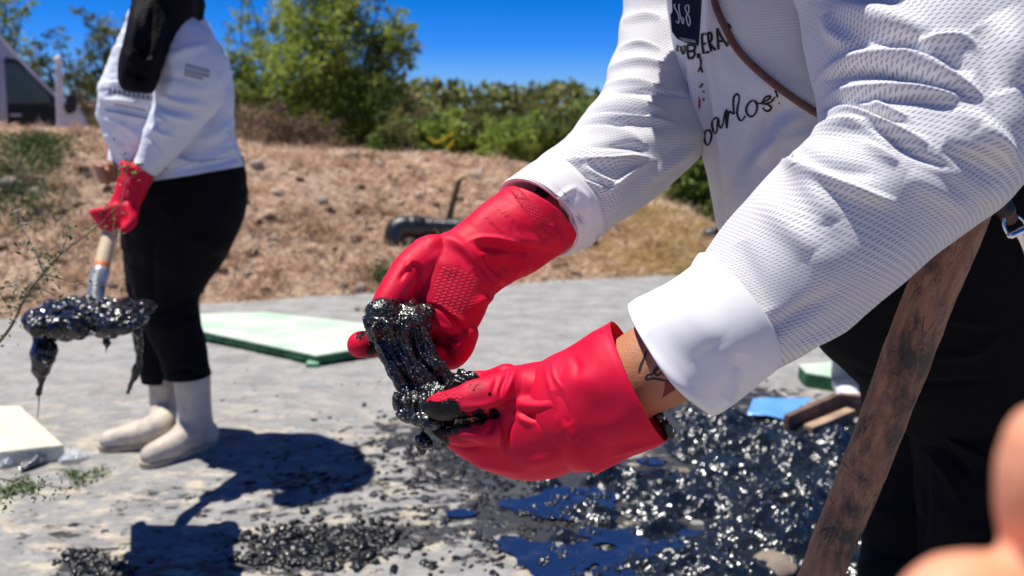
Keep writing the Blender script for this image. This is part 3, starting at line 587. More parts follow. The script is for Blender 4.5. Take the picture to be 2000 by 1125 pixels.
n = 7000; q = np.stack([g.uniform(-.4, 1.5, n), g.uniform(1.0, 2.6, n)], -1); wv_ = blobs(q[:, 0], q[:, 1], WATER)+blobs(q[:, 0], q[:, 1], SLUDGE)*.5; k = (wv_+.5*fbm(np.c_[q*[12, 18], 0*q[:, 0]], 3, 77)+g.uniform(-.25, .25, n) > .95) & (blobs(q[:, 0], q[:, 1], BARE) < .5)
q = q[k]; scatter('puddle_scum', np.c_[q, np.full(len(q), .008)], g.uniform(.002, .011, len(q))*g.uniform(.4, 1.2, len(q)), 18, .4, M_mud, 'black clots and scum floating in the puddles below the gloves', 9, 6, .3, 'mud')
sm = None; 
M_gstone = simple('wet_grey_rock', (.16, .16, .16), .4, .6, .5, 30, .01)
for k, (px, py, sz, lb) in enumerate(((1510, 1118, .055, 'wet grey stone half sunk in sludge left of the foot of the pole'), (1585, 900, .04, 'rounded grey stone in the sludge below the wooden frame'), (1630, 890, .035, 'pale grey stone in the sludge beside the pole'), (1330, 930, .03, 'small pale stone in the sludge right of the near glove'), (1600, 870, .03, 'tan stone at the corner of the wooden frame'), (560, 885, .015, 'small dark stone at the rim of the woman shadow'), (1470, 1075, .03, 'dark wet stone in the sludge near the big mud lump'))):
    put('stone', rm[k % 4], G(px, py)+[0, 0, sz*.3], sz, k*2.1, label=lb, cat='stone').data = rm[k % 4]

# ================================================================== TREES, BUSHES, VAN
M_trunk = simple('trunk_bark', (.13, .095, .07), .9, .2, .4, 14, .01)
LM = dict(
    tree=leafmat('tree_leaf', [(.07, .10, .02), (.22, .29, .05), (.40, .48, .09), (.56, .58, .15)], .5, .55),
    dark=leafmat('dark_leaf', [(.05, .065, .02), (.15, .17, .045), (.27, .28, .08), (.40, .36, .14)], .55, .25),
    bright=leafmat('bright_leaf', [(.03, .06, .01), (.09, .16, .02), (.18, .26, .04), (.28, .34, .07)], .5, .4),
    dry=leafmat('dry_twig_leaf', [(.10, .07, .045), (.22, .15, .095), (.34, .25, .16), (.44, .35, .24)], .8, .1),
    mid=leafmat('hedge_leaf', [(.06, .09, .02), (.17, .25, .045), (.32, .42, .07), (.46, .52, .12)], .5, .3))
def PY(px, py, Yd):
    r = cF+(px-1000)/FPX*cR-(py-562.5)/FPX*cU; return cC+r*(Yd/r[1])
def tree(name, base, Yd, bl, leaf, size, dens, label, cat='tree', seed=0, trunkr=.05, twigs=True, group=None, ratio=.4, stems=1):
    """bl = leaf blobs: px, py, radius px, weight. Limbs run from the trunk to every blob, leaves sit in small clusters."""
    g = np.random.default_rng(seed+100); b = PY(base[0], base[1], Yd); b[2] = min(b[2], .0) if base[2:] == () else b[2]
    T0 = thing(name, b, label, cat, group); s = Yd/FPX; cen = []; parts = []
    top = np.mean([PY(q[0], q[1], Yd) for q in bl], 0)
    forks = [b+np.array([g.normal(0, .12), g.normal(0, .12), 0])*(stems > 1) for _ in range(stems)]
    mids = [f*.45+top*.55+g.normal(0, .1, 3) for f in forks]
    for f, m in zip(forks, mids): parts.append(tube([f-[0, 0, .05], f*.6+m*.4+g.normal(0, .04, 3), m], [trunkr, trunkr*.8, trunkr*.5], 8, 14)[:2])
    CP = []; SZ = []
    for px, py, rp_, w in bl:
        c = PY(px, py, Yd)+[0, g.normal(0, rp_*s*.6), 0]; k = int(g.integers(stems)); m = mids[k]
        parts.append(tube([forks[k]*.35+m*.65, m*.5+c*.5+g.normal(0, .05, 3), c], [trunkr*.42, trunkr*.25, trunkr*.08], 6, 10)[:2])
        n = int(dens*1.4*w*(rp_/40)**2); nc = max(3, n//26); 
        cc = c+g.normal(0, 1, (nc, 3))*[rp_*s*.5, rp_*s*.55, rp_*s*.45]
        for q in cc[:6]: parts.append(tube([c, (c+q)/2+g.normal(0, .02, 3), q], [trunkr*.14, trunkr*.1, .003], 5, 6, False)[:2])
        CP.append(np.repeat(cc, 26, 0)+g.normal(0, 1, (nc*26, 3))*rp_*s*[.17, .15, .11]*np.repeat(g.uniform(.5, 1.6, nc), 26)[:, None])
    V, F = join(parts); mk('trunk', V, F, M_trunk, T0)
    C = np.concatenate(CP); tone = .5+.45*fbm(C*2.2, 2, seed)+g.normal(0, .16, len(C)); V, F, sh = leaf_cloud(C, np.full(len(C), size*1.55), np.clip(tone, 0, 1), seed, ratio*1.35)
    mk('crown', V, F, LM[leaf], T0, smooth=False, attrs=dict(shade=sh)); return T0
# the big tree in the middle
tree('mesquite_tree', (690, 300), 11.0, [(640, 60, 50, 1.2), (590, 40, 36, .8), (690, 40, 45, 1.2), (735, 80, 50, 1.3), (775, 55, 28, .7), (780, 100, 30, .8), (755, 130, 36, 1), (660, 130, 55, 1.5), (590, 120, 45, 1.1), (620, 190, 52, 1.5), (700, 190, 58, 1.6), (740, 210, 42, 1.3), (660, 250, 50, 1.5), (720, 265, 45, 1.5), (640, 0, 45, 1), (600, -40, 50, 1), (690, -30, 45, 1), (560, 170, 36, .9), (600, 240, 36, 1), (570, 80, 36, .9), (560, 30, 32, .8), (545, 130, 34, .8), (560, 210, 36, 1), (800, 70, 12, .3), (690, 300, 40, 1.2), (770, 180, 26, .6), (560, 5, 18, .35), (815, 95, 14, .4), (800, 130, 16, .4), (780, 20, 16, .35), (745, -5, 24, .5), (530, 60, 16, .4), (520, 150, 18, .4), (790, 215, 18, .5), (805, 50, 12, .3), (610, -10, 26, .6), (535, 205, 24, .6)], 'tree', .035, 900, 'large feathery green tree rising behind the embankment in the middle', seed=1, trunkr=.09, stems=4)
tree('feathery_tree', (520, 300), 12.5, [(470, 40, 26, .6), (500, 90, 34, .7), (455, 110, 24, .45), (480, 150, 36, .8), (530, 130, 30, .5), (540, 190, 30, .7), (460, 200, 34, .8), (500, 220, 40, 1), (520, 60, 22, .4), (455, 60, 18, .3), (480, 0, 18, .4), (470, -50, 20, .4), (560, 30, 24, .4), (540, 110, 34, .8), (500, 175, 40, 1), (470, 130, 34, .9)], 'tree', .034, 1000, 'thin open crowned tree between the standing woman and the large tree', seed=2, trunkr=.06, stems=3)
# dry scrub under them
for k, (x, y, sc, lb) in enumerate(((480, 245, 42, 'brown dry scrub just right of the standing woman'), (545, 250, 46, 'leafless brown scrub under the left side of the large tree'), (605, 262, 42, 'tangled dry scrub below the large tree crown'), (800, 215, 34, 'pale bare twiggy shrub on the right shoulder of the large tree'), (185, 235, 40, 'rust brown dry scrub between the van hood and the standing woman'))):
    Yd = 9.2 if k < 3 else 12.5 if k == 3 else 8.8
    tree('dry_shrub', (x, 300), Yd, [(x, y, sc, 1.3), (x-25, y+22, sc*.8, 1.2), (x+28, y+18, sc*.8, 1.2), (x+5, y+45, sc*.8, 1.2), (x-10, y-22, sc*.5, .7)], 'dry', .045, 560, lb, 'shrub', 30+k, .03, stems=4, ratio=.12)
for k, (x, y, sc, lf, lb) in enumerate(((755, 285, 36, 'bright', 'bright green bush at the foot of the large tree'), (820, 268, 38, 'mid', 'round green bush behind the yellow tape'), (880, 250, 34, 'mid', 'green bush left of the gap in the hedge'), (930, 262, 38, 'dark', 'dark green bush behind the leaning stick'), (985, 268, 36, 'mid', 'green bush left of the spiky tufts'), (1040, 262, 40, 'mid', 'dense bush above the far cuff'), (1095, 250, 42, 'dark', 'dark bush beside the far white sleeve'), (1150, 240, 42, 'mid', 'bush partly hidden by the far white sleeve'), (770, 248, 26, 'dark', 'low dark bush right of the large tree trunk'), (845, 300, 24, 'bright', 'low bright green shrub below the yellow tape'))):
    tree('bush', (x, 320), 10.0+.35*(k % 4), [(x, y, sc, 1.3), (x-24, y+22, sc*.75, 1.2), (x+26, y+18, sc*.75, 1.2), (x, y+38, sc*.8, 1.3), (x+8, y-26, sc*.45, .7), (x-18, y-16, sc*.5, .8), (x-5, y+60, sc*.8, 1.2)], lf, .04, 700, lb, 'bush', 50+k, .03, stems=3)
# dark bushes seen between sleeve and shirt on the right
for k, (x, y, sc, lf, lb) in enumerate(((1300, 360, 46, 'dark', 'dark green bush seen under the far sleeve'), (1360, 345, 50, 'mid', 'green bush beside the hanging shirt front'), (1350, 410, 34, 'dark', 'low shaded bush above the pipe stub'), (1440, 330, 60, 'mid', 'bush hidden mostly behind the shirt'))):
    tree('bush', (x, 440), 8.0, [(x, y, sc, 1.4), (x-28, y+20, sc*.7, 1.3), (x+28, y+16, sc*.7, 1.3), (x, y+36, sc*.8, 1.4), (x+8, y-34, sc*.5, 1)], lf, .045, 700, lb, 'bush', 80+k, .03, stems=3)
# far continuing thicket behind everything: one mass
g = np.random.default_rng(91); n = 36000; X = g.uniform(-16, 16, n); Yb = 15+g.normal(0, .8, n)+.5*np.sin(X); top_ = 1.3+.55*fbm(np.stack([X*.8, 0*X, 0*X], -1), 3, 9)+.25*np.exp(-((X+5)/4)**2); Z = g.uniform(0, 1, n)**.8*top_
V, F, sh = leaf_cloud(np.stack([X, Yb, Z], -1), np.full(n, .20), np.clip(.35+.4*fbm(np.stack([X*2, Yb, Z*2], -1), 2, 5)+g.normal(0, .2, n), 0, 1), 9, .5)
tag(mk('thicket', V, F, LM['dark'], smooth=False, attrs=dict(shade=sh)), 'far green thicket running along behind the bushes and the van', 'thicket', kind='stuff')
# trees behind the van
tree('scrub_tree', (150, 290), 11.5, [(60, 130, 30, .7), (95, 90, 22, .5), (110, 60, 20, .4), (90, 160, 36, 1), (130, 150, 36, 1), (60, 190, 40, 1), (120, 210, 40, 1.2), (90, 240, 44, 1.2), (150, 190, 36, 1), (30, 150, 34, .8), (20, 210, 36, 1), (160, 130, 20, .4), (100, 120, 26, .6)], 'dark', .036, 640, 'dark olive scrub tree rising behind the van windscreen', seed=4, trunkr=.05, stems=4)
tree('scrub_tree', (225, 290), 12.0, [(175, 35, 20, .7), (185, 60, 20, .6), (205, 75, 24, .7), (225, 60, 26, .8), (215, 110, 30, 1), (185, 110, 24, .6), (240, 110, 30, 1), (200, 150, 34, 1.1), (235, 170, 36, 1.1), (190, 200, 36, 1.1), (240, 220, 36, 1.1), (260, 60, 34, .8), (270, 150, 40, 1), (170, 165, 24, .7), (300, 200, 40, 1)], 'dark', .036, 700, 'scrub tree with ragged top between the white post and the standing woman', seed=5, trunkr=.05, stems=3)
tree('thin_tree', (-30, 290), 9.5, [(10, 20, 36, .45), (40, 35, 26, .3), (0, 60, 36, .4), (-30, 20, 50, .6), (55, 8, 20, .2), (20, 90, 24, .3), (-40, 80, 50, .6), (15, -30, 40, .5)], 'tree', .028, 500, 'wispy tree leaning into the top left corner over the van', seed=6, trunkr=.04, stems=2)
for k, (x, w) in enumerate(((330, 60), (400, 60), (300, 40))):
    tree('scrub_tree', (x, 300), 12+.4*k, [(x, 120, w*.8, 1), (x-30, 180, w*.8, 1), (x+30, 200, w*.8, 1), (x, 250, w*.8, 1)], 'dark', .04, 560, ['scrub tree directly behind the back of the standing woman', 'scrub tree hidden behind the waist of the standing woman', 'scrub tree hidden behind the arm of the standing woman'][k], seed=110+k, trunkr=.05, stems=3)
# spiky tufts on the hedge
M_spike = leafmat('blade_leaf', [(.03, .05, .012), (.10, .14, .03), (.20, .22, .07)], .5, .3)
g = np.random.default_rng(61)
for k, (x, y, Yd, L, lb) in enumerate(((1048, 238, 10.0, .42, 'tuft of long upright blades standing above the hedge left of the sleeve'), (1100, 236, 10.2, .34, 'shorter bladed tuft touching the edge of the far sleeve'), (1010, 240, 10.4, .25, 'low bladed tuft on the hedge above the stick'), (1350, 398, 7.6, .36, 'blade leaved plant leaning out under the far sleeve'), (780, 265, 9.8, .2, 'small grassy tuft beside the trunk foot of the large tree'))):
    p = PY(x, y, Yd); n = 90; V, F, s = blades(np.repeat([p-[0, 0, .18]], n, 0)+g.normal(0, .06, (n, 3))*[1.6, 1, .4], g.uniform(.5, 1, n)*L, np.full(n, .022), g.uniform(.5, 1, n), np.full(n, .8), g.uniform(0, 1, n), 70+k, .25)
    tag(mk('spiky_plant', V, [tuple(dict.fromkeys(f)) for f in F.tolist()], M_spike, smooth=False, attrs=dict(shade=s)), lb, 'plant')
# yellow tape in the bushes
M_tape = simple('yellow_tape', (.75, .68, .03), .5, .4)
def ribbon(name, pts, w, mat, parent=None, wv=(0, 0, 1), nv=40, twist=0.0):
    S = catmull(pts, np.linspace(0, len(pts)-1, nv)); wv = np.array(wv, float); a = np.linspace(0, twist, nv); T = np.gradient(S, axis=0); T /= np.linalg.norm(T, axis=1, keepdims=True); B = np.cross(T, wv)
    W = (np.cos(a)[:, None]*wv+np.sin(a)[:, None]*B)*w/2; V = np.stack([S-W, S+W], 1).reshape(-1, 3); i = np.arange(nv-1)[:, None]*2
    return mk(name, V, i+np.array([[0, 1, 3, 2]]), mat, parent)
T0 = thing('barrier_tape', PY(860, 300, 9.2), 'loose yellow barrier tape tangled in the bushes above the bank crest', 'tape')
ribbon('strand', [PY(x, y, 9.1) for x, y in ((836, 268), (850, 277), (868, 271), (885, 258), (890, 252))], .035, M_tape, T0, twist=1.2)
ribbon('strand', [PY(x, y, 9.05) for x, y in ((870, 292), (878, 284), (886, 274))], .05, M_tape, T0, twist=.6)
ribbon('strand', [PY(x, y, 9.1) for x, y in ((818, 310), (835, 309), (852, 303), (856, 300))], .03, M_tape, T0, twist=1)
ribbon('strand', [PY(x, y, 9.15) for x, y in ((819, 285), (816, 298), (818, 310))], .008, M_tape, T0)

# ------------------------------------------------------------------ van
def paint(name, col, rough=.25, metal=.0):
    t = NT(name); t.set(Base_Color=col, Roughness=rough, Metallic=metal); t.b.inputs['Coat Weight'].default_value = .8; t.b.inputs['Coat Roughness'].default_value = .08; return t.m
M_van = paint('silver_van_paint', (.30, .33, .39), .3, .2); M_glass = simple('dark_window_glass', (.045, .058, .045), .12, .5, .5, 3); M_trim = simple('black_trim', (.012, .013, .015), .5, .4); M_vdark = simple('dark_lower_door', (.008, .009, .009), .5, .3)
VY = 8.3; VW = 1.75
T0 = thing('van', PY(40, 300, VY+.8)*[1, 1, 0], 'silver van parked behind the crest on the left with its nose to the right', 'van')
vO = PY(60, 200, VY); vN = np.array([-.52, .854, 0])       # the van stands square to the line of sight
def vp(px, py, y=VY):
    r = cF+(px-1000)/FPX*cR-(py-562.5)/FPX*cU; p = cC+r*(((vO-cC)@vN)/(r@vN)); return p+vN*(y-VY)
prof = [(-720, 420), (-720, 60), (-680, 30), (-200, 8), (-60, 20), (0, 62), (14, 84), (60, 136), (108, 184), (135, 196), (155, 208), (168, 228), (179, 262), (184, 300), (186, 420), (176, 430), (-60, 432)]
def extr(name, poly, y0, y1, mat, par, bev=.03):
    bm = bmesh.new(); a = [bm.verts.new(vp(x, y, y0)) for x, y in poly]; b = [bm.verts.new(vp(x, y, y1)) for x, y in poly]; n = len(poly)
    bm.faces.new(a); bm.faces.new(b[::-1])
    for k in range(n): bm.faces.new((a[k], b[k], b[(k+1) % n], a[(k+1) % n]))
    bmesh.ops.recalc_face_normals(bm, faces=bm.faces)
    if bev: bmesh.ops.bevel(bm, geom=bm.edges[:], offset=bev, segments=3, profile=.6, affect='EDGES', clamp_overlap=True)
    me = bpy.data.meshes.new(name); bm.to_mesh(me); bm.free(); me.materials.append(mat)
    for p in me.polygons: p.use_smooth = len(p.vertices) < 6
    o = bpy.data.objects.new(name, me); COL.objects.link(o); o.parent = par; o.matrix_parent_inverse = par.matrix_world.inverted(); return o
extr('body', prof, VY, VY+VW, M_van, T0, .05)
fr = extr('window_seal', [(3, 118), (12, 112), (32, 116), (58, 132), (84, 158), (104, 184), (111, 205), (3, 209)], VY-.006, VY+.02, M_trim, T0, .004)
extr('side_window', [(9, 126), (14, 122), (32, 124), (55, 139), (80, 165), (97, 188), (102, 201), (9, 202)], VY-.012, VY+.015, M_glass, T0, .003)
extr('rear_side_window', [(-300, 122), (-8, 118), (-8, 202), (-300, 204)], VY-.012, VY+.015, M_glass, T0, .003)
extr('door_lower_panel', [(6, 206), (112, 206), (112, 330), (6, 330)], VY-.008, VY+.015, M_vdark, T0, .006)
extr('door_pillar', [(-4, 116), (8, 116), (17, 262), (2, 262)], VY-.02, VY+.01, paint('pillar_paint', (.30, .32, .38), .35), T0, .004)
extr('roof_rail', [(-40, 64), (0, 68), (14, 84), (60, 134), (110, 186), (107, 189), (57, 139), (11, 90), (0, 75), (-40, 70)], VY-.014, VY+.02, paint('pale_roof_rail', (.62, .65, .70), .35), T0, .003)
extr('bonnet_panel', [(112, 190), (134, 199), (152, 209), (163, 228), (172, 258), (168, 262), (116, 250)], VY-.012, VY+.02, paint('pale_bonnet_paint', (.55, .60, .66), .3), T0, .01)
extr('windscreen', [(22, 96), (64, 139), (108, 181), (104, 184), (60, 142), (18, 100)], VY+.12, VY+VW-.12, M_glass, T0, 0)
extr('door_handle', [(20, 222), (42, 222), (42, 227), (20, 227)], VY-.03, VY, M_van, T0, .004)
mi = extr('door_mirror', [(128, 190), (136, 183), (148, 185), (150, 200), (148, 216), (136, 224), (127, 218)], VY-.22, VY-.10, M_trim, T0, .015)
extr('mirror_arm', [(112, 205), (130, 205), (130, 213), (112, 213)], VY-.16, VY, M_trim, T0, .005)
extr('headlight', [(150, 214), (164, 226), (170, 240), (156, 238)], VY-.008, VY+.2, simple('lamp_glass', (.5, .5, .5), .1), T0, .003)
for wx_, wn_ in ((110, 'wheel'), (-560, 'wheel')):
    for yy in (VY+.02, VY+VW-.22):
        c = np.array(vp(wx_, 400, yy)); c[2] = .30; vX = np.array([vN[1], -vN[0], 0]); th = np.linspace(0, 2*np.pi, 29)[:-1]; V = []; 
        for a, (rr, oy) in enumerate(((.18, .0), (.29, 0), (.34, .03), (.34, .17), (.29, .2), (.18, .2))): V.append(c+vX*(rr*np.cos(th))[:, None]+vN*oy+np.array([0, 0, 1.])*(rr*np.sin(th))[:, None])
        V = np.concatenate(V); i = np.arange(5)[:, None]*28; j = np.arange(28)[None]; F = np.stack([i+j, i+(j+1) % 28, i+28+(j+1) % 28, i+28+j], -1).reshape(-1, 4)
        w = mk('wheel', V, F, M_trim, T0); V2, F2 = ellipsoid(c+vN*.1, (.19, .09, .19), np.stack([vX, vN, [0, 0, 1]], 1)); mk('rim', V2, F2, M_van, w)
# white post before the van
M_post = simple('white_post_paint', (.62, .62, .68), .6, .4, .15, 20)
T0 = thing('post', PY(118, 300, 7.4), 'leaning white painted metal post standing in front of the van mirror', 'post')
a = PY(121, 275, 7.4); b = PY(114, 122, 7.4); objtube('post_shaft', [a-[0, 0, .8], a, b], [.034, .034, .026], M_post, T0, 14); V, F = ellipsoid(b+[0, 0, .02], (.034, .034, .045)); mk('post_cap', V, F, simple('post_cap_paint', (.8, .8, .76), .5), T0)

# ================================================================== MATERIALS OF THE PEOPLE
def jersey(name, col, px_=.0046, py_=.0040, depth=.0011, hole=.62, weave=True):
    """white polyester with staggered knitted eyelets laid out in the cloth's own UV (metres)"""
    t = NT(name); uv = t.co('UV'); u, v, _ = t.sep(uv); ys = t.math('DIVIDE', v, py_); row = t.math('FLOOR', ys); odd = t.math('MULTIPLY', t.math('MODULO', t.math('ABSOLUTE', row), 2.0), .5)
    x = t.math('SUBTRACT', t.math('FRACT', t.math('ADD', t.math('DIVIDE', u, px_), odd)), .5); y = t.math('SUBTRACT', t.math('FRACT', ys), .5)
    y2 = t.math('ADD', y, t.math('MULTIPLY', x, .8))
    d = t.math('SQRT', t.math('ADD', t.math('POWER', t.math('DIVIDE', x, .40), 2.0), t.math('POWER', t.math('DIVIDE', y2, .26), 2.0)))
    h = t.ramp(d, [(.45, 0), (1.0, 1)], 'EASE'); nz = t.noise(t.map(uv, scale=(1, 1, 1)), 900, 2, .5); big = t.noise(t.co(), 9, 3, .5)
    c = t.mix(t.math('MULTIPLY', t.math('SUBTRACT', 1.0, h), hole), col, tuple(q*.42 for q in col)); c = t.mix(t.math('MULTIPLY', big, .12), c, tuple(q*.8 for q in col))  # eyelets darkened in the colour for the skin and shade inside
    t.set(Base_Color=c, Roughness=.75, Normal=t.bump(t.math('ADD', h, t.math('MULTIPLY', nz, .12)), depth, 1)); t.b.inputs['Specular IOR Level'].default_value = .25; t.b.inputs['Sheen Weight'].default_value = .15; return t.m
def weave(name, col, k=1400, depth=.0004, rough=.8):
    t = NT(name); uv = t.co('UV'); w = t.new('ShaderNodeTexWave', wave_type='BANDS', bands_direction='DIAGONAL'); t.l.new(uv, w.inputs[0]); w.inputs['Scale'].default_value = k/8; w.inputs['Distortion'].default_value = .6
    n = t.noise(t.co(), 260, 4, .6); h = t.math('ADD', t.math('MULTIPLY', w.outputs['Fac'], .05), n)
    t.set(Base_Color=t.mix(t.math('MULTIPLY', t.noise(t.co(), 12, 4, .6), .25), col, tuple(q*.8 for q in col)), Roughness=rough, Normal=t.bump(h, depth, 1)); t.b.inputs['Specular IOR Level'].default_value = .2; t.b.inputs['Sheen Weight'].default_value = 0.0 if col[0] < .1 else .1; return t.m
WHITE = (.74, .73, .745)
M_jersey = jersey('white_mesh_jersey', WHITE); M_jfine = jersey('white_fine_jersey', WHITE, .0026, .0024, .0005, .35); M_cuff = weave('white_cuff_knit', (.78, .77, .78), 1400, .00007)
M_shirt2 = weave('white_cotton_shirt', (.76, .79, .86), 900, .0006)
M_black = weave('black_trouser_cloth', (.0035, .0035, .005), 900, .0003, .95); M_scarf = simple('black_scarf_cloth', (.0025, .0025, .003), .7, .15, .3, 40, .002)
M_ink = simple('black_print_ink', (.012, .012, .014), .6, .3); M_inkred = simple('red_print_ink', (.45, .01, .02), .6, .3); M_inkblue = simple('navy_print_ink', (.02, .03, .10), .6, .3)
def skinmat(name, col, sc=1.0):
    t = NT(name); o = t.co(); n = t.noise(o, 60*sc, 4, .6); f = t.noise(o, 420*sc, 3, .6)
    t.set(Base_Color=t.mix(t.ramp(n, [(.3, 0), (.7, 1)]), col, tuple(min(1, q*k) for q, k in zip(col, (1.16, 1.02, .95)))), Roughness=.48, Normal=t.bump(f, .0006, 1)); t.b.inputs['Subsurface Weight'].default_value = .12; t.b.inputs['Subsurface Radius'].default_value = (1, .3, .15); t.b.inputs['Subsurface Scale'].default_value = .006; return t.m
M_skin = skinmat('tan_skin', (.42, .20, .105)); M_skin2 = skinmat('brown_skin', (.34, .16, .09)); M_skin3 = skinmat('pink_skin', (.80, .36, .21))
def rubber(name, red=(.66, .002, .034)):
    """red rubber: dusty matte bloom, moulded zigzag grip where the attribute says, black mud where it is smeared"""
    t = NT(name); o = t.co(); g = t.attr('grip', 'Vector'); gx, gy, gm = t.sep(g); mud = t.attr('mud'); emb = t.attr('emboss')
    tri = t.math('ABSOLUTE', t.math('SUBTRACT', t.math('FRACT', t.math('DIVIDE', gx, .0062)), .5)); ph = t.math('ADD', t.math('DIVIDE', gy, .0042), t.math('MULTIPLY', tri, 1.25))
    zz = t.ramp(t.math('ABSOLUTE', t.math('SUBTRACT', t.math('FRACT', ph), .5)), [(.16, 0), (.34, 1)], 'EASE'); zz = t.math('MULTIPLY', zz, gm)
    n = t.noise(o, 38, 5, .6); f = t.noise(o, 500, 3, .6); cr = t.noise(t.map(o, scale=(1, 1, 1)), 14, 3, .5)
    c = t.mix(t.math('MULTIPLY', t.ramp(n, [(.42, 0), (.8, 1)]), .35), red, (.78, .025, .10)); c = t.mix(t.math('MULTIPLY', zz, .3), c, (.72, .05, .09))
    br = t.noise(o, 130, 5, .7, .4); mk_ = t.ramp(t.math('ADD', mud, t.math('MULTIPLY', t.math('SUBTRACT', br, .5), 1.1)), [(.46, 0), (.54, 1)])
    sm = t.ramp(t.math('ADD', mud, t.math('MULTIPLY', t.math('SUBTRACT', n, .5), .8)), [(.2, 0), (.5, 1)])
    c = t.mix(t.math('MULTIPLY', sm, .55), c, (.10, .006, .014)); c = t.mix(mk_, c, (.0025, .0025, .003))
    h = t.math('ADD', t.math('ADD', t.math('MULTIPLY', zz, 1.0), t.math('MULTIPLY', f, .06)), t.math('ADD', t.math('MULTIPLY', t.math('MULTIPLY', mk_, br), 2.2), t.math('MULTIPLY', cr, .3)))
    t.set(Base_Color=c, Roughness=t.math('SUBTRACT', t.math('ADD', .50, t.math('MULTIPLY', n, .12)), t.math('MULTIPLY', mk_, .30)), Normal=t.bump(h, .0011, 1)); t.b.inputs['Specular IOR Level'].default_value = .22; return t.m
M_rubber = rubber('red_rubber'); M_rubin = simple('red_rubber_lining', (.42, .01, .03), .7, .3, .2, 60)

# ------------------------------------------------------------------ print and decals laid on a surface
def bvh_of(*obs):
    V = []; F = []; o = 0
    for ob in obs:
        M = np.array(ob.matrix_world); co = np.empty(len(ob.data.vertices)*3, np.float32); ob.data.vertices.foreach_get('co', co); co = co.reshape(-1, 3)@M[:3, :3].T+M[:3, 3]
        V += [tuple(c) for c in co]; F += [tuple(i+o for i in p.vertices) for p in ob.data.polygons]; o += len(co)
    return BVHTree.FromPolygons(V, F)
def onto(bvh, x, y, lift=.0006, dflt=1.0):
    r = P(x, y, 1.0)-cC; r = r/np.linalg.norm(r); h = bvh.ray_cast(Vector(cC), Vector(r)); 
    if h[0] is None: return None
    return np.array(h[0])-r*lift
def stroke_decal(name, strokes, w, bvh, mat, parent, lift=.0006, wfn=None, th=0):
    V = []; F = []
    for s in strokes:
        n = max(12, int(sum(math.dist(s[k], s[k+1]) for k in range(len(s)-1))/1.3)); c = catmull(s, np.linspace(0, len(s)-1, n)) if len(s) > 2 else np.linspace(s[0], s[1], n)
        T = np.gradient(c, axis=0); T /= np.maximum(np.linalg.norm(T, axis=1, keepdims=True), 1e-6); N = np.stack([-T[:, 1], T[:, 0]], 1); prev = None
        t = np.linspace(0, 1, n); ww = w*(wfn(t) if wfn else np.minimum(1, np.sqrt(np.clip(np.minimum(t, 1-t)*n/3, .05, 1))))
        for k in range(n):
            row = [onto(bvh, *(c[k]+N[k]*ww[k]*a), lift) for a in (-.5, -.17, .17, .5)]
            if any(q is None for q in row) or np.ptp([pix(q)[2] for q in row]) > .05: prev = None; continue
            b = len(V); V += row
            if prev is not None and np.linalg.norm(V[prev+1]-V[b+1]) < .04: F += [(prev+q, prev+q+1, b+q+1, b+q) for q in range(3)]
            prev = b
    if not F: return None
    o = mk(name, V, F, mat, parent); o['kind'] = 'stuff'; return o
def poly_decal(name, poly, bvh, mat, parent, lift=.0004, n=14):
    poly = np.array(poly, float); c = poly.mean(0); q = []; m = len(poly); rings = np.linspace(0, 1, n)
    for r in rings: q += [tuple(c+(p-c)*r) for p in poly]
    V = [onto(bvh, x, y, lift) for x, y in q]
    if any(v is None for v in V): return None
    F = [(a*m+k, a*m+(k+1) % m, (a+1)*m+(k+1) % m, (a+1)*m+k) for a in range(n-1) for k in range(m)]
    return mk(name, V, F, mat, parent)
def text_decal(name, body, x, y, size, ang, bvh, mat, parent, lift=.0006, sx=1.0, ext=0):
    cu = bpy.data.curves.new('t', 'FONT'); cu.body = body; cu.size = size; cu.align_x = 'CENTER'; cu.align_y = 'CENTER'; cu.resolution_u = 3
    ob = bpy.data.objects.new('t', cu); COL.objects.link(ob); bpy.context.view_layer.update(); me = ob.to_mesh(); bm = bmesh.new(); bm.from_mesh(me); ob.to_mesh_clear(); bpy.data.objects.remove(ob)
    for _ in range(3): bmesh.ops.subdivide_edges(bm, edges=[e for e in bm.edges if e.calc_length() > size*.12], cuts=1)
    bmesh.ops.triangulate(bm, faces=bm.faces); c, s = math.cos(ang), math.sin(ang); bad = []
    for v in bm.verts:
        X, Y = v.co.x*sx, v.co.y; p = onto(bvh, x+X*c-Y*s*-1*-1 if False else x+X*c+Y*s, y+X*s-Y*c, lift)
        if p is None: bad.append(v)
        else: v.co = Vector(p)
    bmesh.ops.delete(bm, geom=bad, context='VERTS'); me = bpy.data.meshes.new(name); bm.to_mesh(me); bm.free(); me.materials.append(mat); o = bpy.data.objects.new(name, me); COL.objects.link(o)
    if parent: o.parent = parent; o.matrix_parent_inverse = parent.matrix_world.inverted()
    return o
def DY(py, Y): return Y/(cF[1]-(py-562.5)/FPX*cU[1])
def lofty(st, nu=64, nv=80, **k):
    """as loft, but the last but one column is a world distance Y of the ring centre line"""
    return loft([(a, b, c, d, DY(b, Y), DY(d, Y), th) for a, b, c, d, Y, th in st], nu, nv, **k)
def cloth(p, amp, sc, seed, stretch=(1, 1, 1)):
    V, F, U, dm = p; N = normals(V, F); V = V+N*(amp*fbm(V*np.array(stretch)*sc, 4, seed))[:, None]; return V, F, U, dm

# ================================================================== THE WOMAN WITH THE SHOVEL
W0 = thing('person', G(365, 872), 'standing person in white shirt, black trousers and cream boots holding a shovel', 'person')
